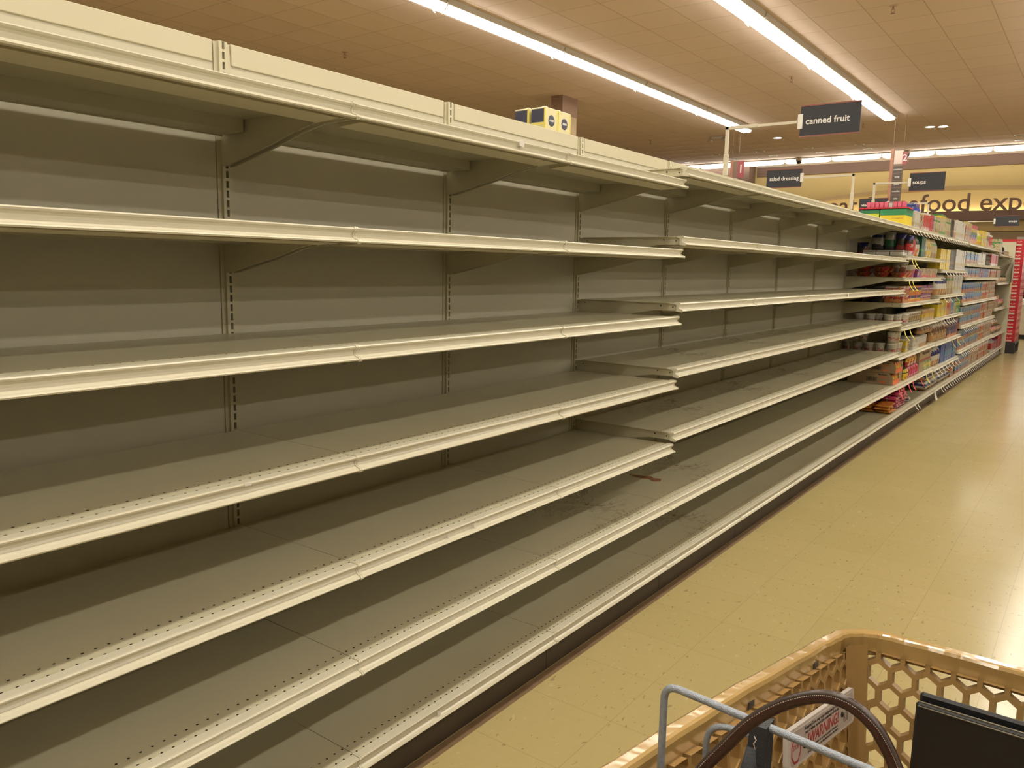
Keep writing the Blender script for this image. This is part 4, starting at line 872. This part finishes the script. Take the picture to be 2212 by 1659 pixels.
# ---------------------------------------------------------------- yellow tins on the far side top
bs = thing('rear_shelf', 'cream top shelf on the hidden far side of the shelving', 'shelf', (0, 86.9, 0))
b = MB(); b.box(-19, 0, 75.5, -1.2, 69.8, 75.9); b.build('shelf_deck', paint, bs)
tin_l = mat('pale_yellow_tin', (.64, .58, .32), .35); tin_n = mat('navy_tin', (.035, .035, .07), .4); tin_y = mat('strong_yellow_tin', (.72, .62, .12), .4)
def tin():
    t = thing('oil_tin', 'x', 'tin')
    b = MB(); b.box(-3.3, 0, 0, 0, 4.2, 9.6, bev=.15); b.build('tin_body', tin_l, t)
    b = MB(); b.box(-3.15, -.04, 6.9, -.3, 0, 9.3); b.build('navy_panel', tin_n, t)
    b = MB(); b.box(-3.15, -.04, 6.4, -.3, 0, 6.75); b.box(-.28, -.05, .2, .04, .2, 9.5); b.box(-.28, 4.0, .2, .04, 4.25, 9.5); b.build('yellow_band', tin_y, t)
    b = MB(); b.box(-2.7, -.05, 2.6, -1.8, 0, 5.4); b.build('bottle_print', mat('dark_red_print', (.30, .05, .04), .6), t)
    b = MB(); b.lathe([(1.05, 0), (1.05, .04), (.85, .05)], cy=2.1, cz=7.3, n=20, axis='x'); b.build('oval_logo', tin_n, t)
    text('lettering', 'ALESSI', .5, lettw, t, (.06, 2.1, 7.3), (math.pi/2, 0, math.pi/2), .01, bold=.02)
    text('lettering', 'VINEGAR', .55, tin_n, t, (.05, 2.1, 4.3), (math.pi/2, 0, math.pi/2), .01); text('lettering', 'ALL ALESS', .0001, tin_n, t, (.0, 2.1, 3.4), (math.pi/2, 0, math.pi/2), .0) if False else None
    b = MB(); b.lathe([(.55, 9.6), (.55, 10.0), (.4, 10.1)], cx=-1.6, cy=2.1, n=14); b.build('cap', white, t)
    return t
T0 = tin(); T0.location = Vector((-11.6, 127.4, 75.92))*S; T0['label'] = 'yellow tin with navy panel, middle of the three on top of the shelving'
copy_tree(T0, (-11.6, 131.9, 75.92), 'yellow tin, rightmost of the three on top of the shelving'); copy_tree(T0, (-15.3, 127.2, 75.92), 'yellow tin, leftmost of the three on top of the shelving')

def smooth(pts, n=4):
    out = []; V = [Vector(p) for p in pts]
    for i in range(len(V)-1):
        p0, p1, p2, p3 = V[max(i-1, 0)], V[i], V[i+1], V[min(i+2, len(V)-1)]
        for k in range(n):
            t_ = k/n; out.append(.5*((2*p1)+(-p0+p2)*t_+(2*p0-5*p1+4*p2-p3)*t_**2+(-p0+3*p1-3*p2+p3)*t_**3))
    out.append(V[-1]); return out
# ---------------------------------------------------------------- shopping cart
tanp = mat('tan_cart_plastic', (.345, .21, .076), .3, var=.06, vscale=10)
cart = thing('shopping_cart', 'tan plastic shopping cart with honeycomb walls in the lower right corner', 'shopping cart', (0, 0, 0))
def lerp(a, b_, t_): return tuple(a[i]+(b_[i]-a[i])*t_ for i in range(3))
def hexwall(name, A, B, Cc, D, W, H, pitch, thick, inward):
    """panel of hexagonal cells between top edge A->B and bottom edge D->C; cells laid in a W x H plane and mapped bilinearly"""
    A, B, Cc, D = map(Vector, (A, B, Cc, D)); nrm = Vector(inward).normalized(); b = MB()
    def mp(uu, vv, off): return tuple((A*(1-uu)+B*uu)*(1-vv)+(D*(1-uu)+Cc*uu)*vv+nrm*off)
    R = pitch/math.sqrt(3); dv = 1.5*R; nr = int(H/dv)+2; nc = int(W/pitch)+2
    def cl(p): return (min(1, max(0, p[0]/W)), min(1, max(0, p[1]/H)))
    for j in range(nr):
        for i in range(nc):
            cx = (i+(.5 if j % 2 else 0))*pitch; cy = j*dv
            out = [(cx+R*math.sin(math.pi/3*k), cy-R*math.cos(math.pi/3*k)) for k in range(6)]
            k_ = .80; inn = [(cx+R*k_*math.sin(math.pi/3*k), cy-R*k_*math.cos(math.pi/3*k)) for k in range(6)]
            k2 = .72; inb = [(cx+R*k2*math.sin(math.pi/3*k), cy-R*k2*math.cos(math.pi/3*k)) for k in range(6)]
            if max(p[0] for p in out) < 0 or min(p[0] for p in out) > W or min(p[1] for p in out) > H: continue
            base = len(b.v)
            for ring, off in ((out, 0), (inn, 0), (inb, -thick), (out, -thick)):
                for p in ring: b.v.append(mp(*cl(p), off))
            for k in range(6):
                q = (k+1) % 6
                for a_, c_ in ((0, 6), (6, 12), (12, 18)): b.face([base+a_+k, base+a_+q, base+c_+q, base+c_+k])
    return b.build(name, tanp, cart)
RL0 = (64.7, 14.5, 41.0); RL1 = (66.6, 42.2, 36.8); RF0 = (67.9, 44.2, 36.6); RF1 = (85.9, 44.2, 36.6); RR1 = (87.1, 42.2, 36.8); RR0 = (89, 14.5, 41)
bL0 = (67.6, 15, 22); bL1 = (69.0, 41.0, 19.5); bF1 = (84.6, 41.0, 19.5); bR0 = (86.1, 15, 22)
dn = lambda p, d_: (p[0], p[1], p[2]-d_)
hexwall('side_wall', (65.1, 14.5, 40.2), (66.95, 42.7, 35.9), (69.0, 41.0, 19.5), (67.6, 15, 22), 28.5, 16.5, 1.25, .45, (1, -.06, .16))
hexwall('side_wall', (86.95, 42.7, 35.9), (88.8, 14.5, 40.2), (86.1, 15, 22), (84.6, 41.0, 19.5), 28.5, 16.5, 1.25, .45, (-1, -.06, .16))
hexwall('front_wall', (67.7, 43.9, 35.8), (86.1, 43.9, 35.8), (84.6, 41.0, 19.5), (69.2, 41.0, 19.5), 19, 15.5, 1.22, .45, (0, -1, .16))
b = MB(); b.prism([(67.6, 15), (86.1, 15), (84.6, 41.2), (69.0, 41.2)], 19.3, 20.0, 'z'); b.build('basket_floor', tanp, cart)
for sx in (1, -1):
    q = lambda x: 77+sx*(x-77)
    T_ = [(66.92, 42.6, 36.2), (67.0, 43.0, 36.2), (67.2, 43.4, 36.1), (67.45, 43.7, 36.1), (67.75, 43.86, 36.1)]; B_ = [(68.98, 40.9, 19.5), (69.0, 40.95, 19.5), (69.05, 41.0, 19.5), (69.12, 41.05, 19.5), (69.2, 41.05, 19.5)]
    b = MB()
    for p_ in T_+B_: b.v.append((q(p_[0]), p_[1], p_[2]))
    for p_ in T_+B_: b.v.append((q(p_[0]-.3), p_[1]+.3, p_[2]))
    for k in range(4):
        b.face([k, k+1, 6+k, 5+k], 0, True); b.face([10+k, 15+k, 16+k, 11+k], 0, True)
    b.build('corner_web', tanp, cart)
# rim: rounded folded band
path = [(64.75, 14.5, 40.9), (65.15, 21, 39.95), (65.7, 31, 38.5), (66.3, 39.5, 37.15), (66.6, 42.2, 36.8), (66.95, 43.4, 36.65), (67.9, 44.15, 36.6), (69.4, 44.4, 36.6), (77, 44.55, 36.55), (84.4, 44.4, 36.6), (85.9, 44.15, 36.6), (86.9, 43.4, 36.65), (87.25, 42.2, 36.8), (87.5, 39.5, 37.15), (88.1, 31, 38.5), (88.7, 21, 39.95), (89.05, 14.5, 40.9)]
def sweep(path, prof, ctr=(77, 28)):
    """prof (outward, up) swept along the rim"""
    b = MB(); n = len(prof); Pn = [Vector(p) for p in path]
    for i, p in enumerate(Pn):
        t_ = (Pn[min(i+1, len(Pn)-1)]-Pn[max(i-1, 0)]); t_.z = 0; t_.normalize(); nn = Vector((-t_.y, t_.x, 0))
        if nn.dot(Vector((p.x-ctr[0], p.y-ctr[1], 0))) < 0: nn = -nn
        wv = .03*math.sin(i*2.1)+.02*math.sin(i*.9)
        for a, c in prof: b.v.append(tuple(p+nn*(a+wv)+Vector((0, 0, c))))
    for i in range(len(Pn)-1):
        for j in range(n):
            q = (j+1) % n; b.face([i*n+j, (i+1)*n+j, (i+1)*n+q, i*n+q], 0, False)
    return b
rp_ = [(-.12, -1.1), (-.14, -.1), (-.06, .05), (.06, .1), (.42, .1), (.54, .04), (.6, -.1), (.6, -.62), (.5, -.62), (.47, -.08), (.04, -.06), (-.02, -1.05)]
sweep(smooth(path, 5), rp_).build('rim', mat('glossy_tan_rim', (.40, .26, .095), .14, var=.08, vscale=18, bump=.5, bscale=35, coat=.5), cart)
# slots in the rim band
for (x, y, z) in ((66.40, 38.9, 36.55), (65.82, 31.3, 37.75), (65.38, 24.2, 38.8)):
    b = MB(); b.prism([(y-.36, z-.14+.05), (y+.36, z-.14-.05), (y+.36, z+.16-.05), (y-.36, z+.16+.05)], x-.02, x+.035, 'x'); b.build('rim_slot', mat('grey_slot', (.05, .045, .04), .6), cart)
# lower frame so that the cart stands on the floor
chr_ = mat('grey_steel', (.42, .42, .43), .35, metal=.8)
b = MB()
for sx in (1, -1):
    q = lambda x: 77+sx*(x-77)
    b.tube([(q(66.5), 12, 38), (q(67.5), 14, 22), (q(68), 14.5, 10), (q(67.5), 15, 7), (q(69), 40, 7), (q(70), 42, 8)], .5, 8); b.tube([(q(69), 41, 19.3), (q(69.3), 40, 7)], .4, 8)
b.tube([(67.5, 15, 7), (86.5, 15, 7)], .4, 8); b.build('frame', chr_, cart)
for x, y in ((67.8, 15.5), (86.2, 15.5), (70, 41.5), (84, 41.5)):
    b = MB(); b.lathe([(2.4, -.6), (2.5, -.4), (2.5, .4), (2.4, .6)], cx=x, cy=y, cz=2.52, n=18, axis='x'); wh = b.build('wheel', mat('black_rubber', (.03, .03, .03), .7), cart)
    b = MB(); b.box(x-1, y-.6, 2.4, x-.8, y+.6, 6.8); b.box(x+.8, y-.6, 2.4, x+1, y+.6, 6.8); b.box(x-1, y-.6, 6.4, x+1, y+.6, 6.9); b.build('caster_fork', chr_, cart)
b = MB(); b.tube([(65, 10, 41.2), (66, 9, 41.4), (88, 9, 41.4), (89, 10, 41.2)], .7, 10); b.tube([(65, 10, 41.2), (65, 15, 40.5)], .5, 8); b.tube([(89, 10, 41.2), (89, 15, 40.5)], .5, 8); b.build('handle', mat('cart_handle', (.35, .05, .05), .4), cart)
# child seat back: bent galvanised rod with inner loops
galv = mat('galvanised_rod', (.30, .335, .385), .42, metal=.45, bump=.5, bscale=900, var=.12, vscale=160)
def arc_path(pts, r_, n=6):
    out = [Vector(pts[0])]
    for i in range(1, len(pts)-1):
        p0, p1, p2 = map(Vector, pts[i-1:i+2]); a = (p0-p1).normalized(); c = (p2-p1).normalized(); rr = min(r_, (p0-p1).length*.45, (p2-p1).length*.45)
        for k in range(n+1):
            t_ = k/n; q0 = p1+a*rr; q2 = p1+c*rr; out.append(q0*(1-t_)**2+p1*2*t_*(1-t_)+q2*t_**2)
    out.append(Vector(pts[-1])); return [tuple(p) for p in out]
BARY = 22.6
b = MB(); b.tube(arc_path([(65.75, BARY-.6, 30), (65.8, BARY, 38.5), (65.75, BARY+.1, 42.4), (73.6, BARY+.1, 41.9), (74.6, BARY, 41.6), (88, BARY, 41.6)], .55, 8), .125, 12)
b.build('seat_back_rod', galv, cart)
b = MB()
for x in (68.1, 71.8, 75.6, 79.5):
    b.tube(arc_path([(x-.75, BARY-.05, 30), (x-.75, BARY-.1, 41.75), (x+1.05, BARY-.15, 41.95), (x+1.1, BARY-.15, 30)], .75, 8), .1, 10)
b.build('seat_back_loop', galv, cart)
b = MB()
b.prism([(BARY-.28, 42.32), (BARY+.45, 42.3), (BARY+.5, 41.2), (BARY+.35, 38), (BARY-.35, 38), (BARY-.4, 41.2)], 0, .5, 'x')
sb = b.build('seat_belt', mat('black_webbing', (.02, .022, .028), .55, bump=.4, bscale=500), cart, (68.75, 0, 0)); sb['label'] = 'black seat belt strap looped over the grey rod'
b = MB(); b.tube([(68.95, BARY-.2, 41.6), (68.9, BARY-.45, 40.4), (68.95, BARY-.5, 39.0), (69.1, BARY-.4, 37.5)], [.3, .45, .55, .5], 10, flat=.5); b.build('seat_belt', mat('black_webbing'), cart)
# warning plate on the left side wall
def wallpt(y, z):   # point on the inner face of the left wall
    t_ = (y-14.5)/28.1; s_ = min(1, max(0, ((39.6-4.4*t_)-z)/17)); x = (65.2+1.8*t_)*(1-s_)+(67.6+1.4*t_)*s_; return x
TLp, TRp, BLp = Vector((66.72, 33.0, 36.0)), Vector((67.36, 42.3, 34.3)), Vector((66.85, 32.2, 34.6))
ux = (TRp-TLp); Lw = ux.length; ux.normalize(); nz = Vector((.99, -.04, .13)).normalized(); vy = nz.cross(ux).normalized(); Hw = 1.72
wb = MB(); rr_ = .28; P_ = []
for cx_, cy_, a0 in ((Lw-rr_, -rr_, 0), (rr_, -rr_, 90), (rr_, -Hw+rr_, 180), (Lw-rr_, -Hw+rr_, 270)):
    for k in range(5): a = math.radians(a0+22.5*k); P_.append((cx_+rr_*math.cos(a), cy_+rr_*math.sin(a)))
wb.prism(P_, 0, .22, 'z'); plate = wb.build('warning_plate', mat('white_plate_plastic', (.55, .50, .47), .35), cart)
plate['label'] = 'white warning plate with red lettering'
mw = Matrix((ux, vy, nz)).transposed().to_4x4(); mw.translation = TLp*S; plate.matrix_local = mw
face_pl = MB(); face_pl.prism([(x_*.93+Lw*.035, y_*.84-Hw*.08) for x_, y_ in P_], .22, .235, 'z'); face_pl.build('plate_print', mat('plate_print', (.44, .38, .355), .4), plate)
redp = mat('warning_red', (.30, .015, .015), .5)
text('lettering', '!WARNING!', .72, redp, plate, (4.6, -.92, .24), (0, 0, 0), .006, bold=.008, xs=1.15, shear=.15)
text('lettering', 'Shopping Carts may stop unexpectedly & will', .21, blkp, plate, (4.4, -.3, .24), (0, 0, 0), .004, xs=1.25, bold=.003)
text('lettering', 'stop if taken beyond the perimeter of the lot', .21, blkp, plate, (4.5, -.5, .24), (0, 0, 0), .004, xs=1.25, bold=.003)
text('lettering', 'Los carritos de compras pueden detenerse', .17, blkp, plate, (4.8, -1.28, .24), (0, 0, 0), .004, xs=1.3)
text('lettering', 'inesperadamente y se detendran fuera del limite', .17, blkp, plate, (4.6, -1.45, .24), (0, 0, 0), .004, xs=1.3)
b = MB()
for k in range(8):
    a0, a1 = math.pi/4*k+math.pi/8, math.pi/4*(k+1)+math.pi/8; c_ = (.95, -.95)
    b.prism([(c_[0]+.62*math.cos(a0), c_[1]+.62*math.sin(a0)), (c_[0]+.62*math.cos(a1), c_[1]+.62*math.sin(a1)), (c_[0]+.53*math.cos(a1), c_[1]+.53*math.sin(a1)), (c_[0]+.53*math.cos(a0), c_[1]+.53*math.sin(a0))], .235, .25, 'z')
b.build('octagon_mark', redp, plate)
text('lettering', 'STOP', .3, redp, plate, (.95, -.85, .24), (0, 0, 0), .004); text('lettering', '((.))', .5, blkp, plate, (8.0, -1.1, .24), (0, 0, 0), .004)
b = MB()
for x_ in (1.95, 7.35): b.lathe([(.13, .23), (.13, .3), (.05, .33)], cx=x_, cy=-1.0+.1*(x_ > 4), n=10)
b.build('rivet', dark, plate)
# handbag sitting in the child seat; only its handle shows
bag = thing('handbag', 'dark brown leather handbag with stitched handle in the cart child seat', 'handbag', (69.3, 20.6, 30.8))
leath = mat('dark_brown_leather', (.036, .012, .010), .32, bump=.35, bscale=260, var=.3, vscale=60)
b = MB(); b.prism([(-.6, 0), (4.6, 0), (4.3, 5.0), (3.9, 5.5), (-1.6, 5.5), (-1.7, 5.0)], -2.2, .9, 'y'); b.build('bag_body', leath, bag)
HX = [(67.13000000000001, 38.43), (67.73, 40.73), (68.11, 41.57), (68.69, 42.46), (69.31, 43.38), (70.03, 44.13), (70.74, 44.64), (71.31, 44.88), (71.89, 44.85), (72.42, 44.54), (72.78, 44.08), (73.04, 43.59), (73.18, 43.13), (73.28, 40.63)]
hp = smooth([(x-69.3, 0, z-30.8) for x, z in HX])
b = MB(); b.tube([tuple(p) for p in hp], .18, 14); b.build('handle', leath, bag)
b = MB(); fp = []
for i, p in enumerate(hp):
    t_ = (hp[min(i+1, len(hp)-1)]-hp[max(i-1, 0)]).normalized(); nrm = Vector((-t_.z, 0, t_.x)); nrm = nrm if nrm.z > 0 or abs(nrm.z) < .2 and nrm.x*(p.x) > 0 else -nrm
    fp.append(p+nrm*.13+Vector((0, -.10, .0)))
b.tube([tuple(p) for p in fp], .06, 8); b.build('handle_seam', mat('worn_seam_leather', (.06, .045, .04), .4), bag)
b = MB(); L_ = [fp[0]]
for i in range(len(fp)-1):
    a_, c_ = fp[i]+Vector((0, -.045, -.045)), fp[i+1]+Vector((0, -.045, -.045))
    for q in range(3): b.tube([tuple(a_.lerp(c_, q/3+.04)), tuple(a_.lerp(c_, q/3+.22))], .014, 5)
b.build('stitching', mat('pale_thread', (.55, .45, .40), .6), bag)
b = MB(); b.tube([(69.55-69.3, -.15, 42.75-30.8), (69.5-69.3, -.15, 42.9-30.8), (69.56-69.3, -.14, 43.02-30.8), (69.5-69.3, -.14, 43.12-30.8)], .016, 5); b.build('loose_thread', mat('pale_thread'), bag)
# black flat leather case leaning on the front wall
cs = thing('document_case', 'flat black leather case standing in the cart against its front wall', 'case', (70.85, 39.6, 20.02))
blk = mat('black_leather', (.012, .012, .013), .45, bump=.3, bscale=300)
b = MB(); b.rbox(0, 0, 0, 13.2, .28, 15.9, 0, .12); b.rbox(.05, .62, 0, 13.2, .9, 16.1, 0, .12); b.box(.15, .28, .1, 13.0, .62, 15.3); b.build('case_cover', blk, cs)
b = MB(); b.tube([(.1, -.02, 15.72), (13.1, -.02, 15.72)], .035, 6); b.tube([(.1, .1, 15.9), (13.1, .1, 15.9)], .04, 6); b.build('piping', mat('grey_piping', (.20, .18, .13), .4), cs)
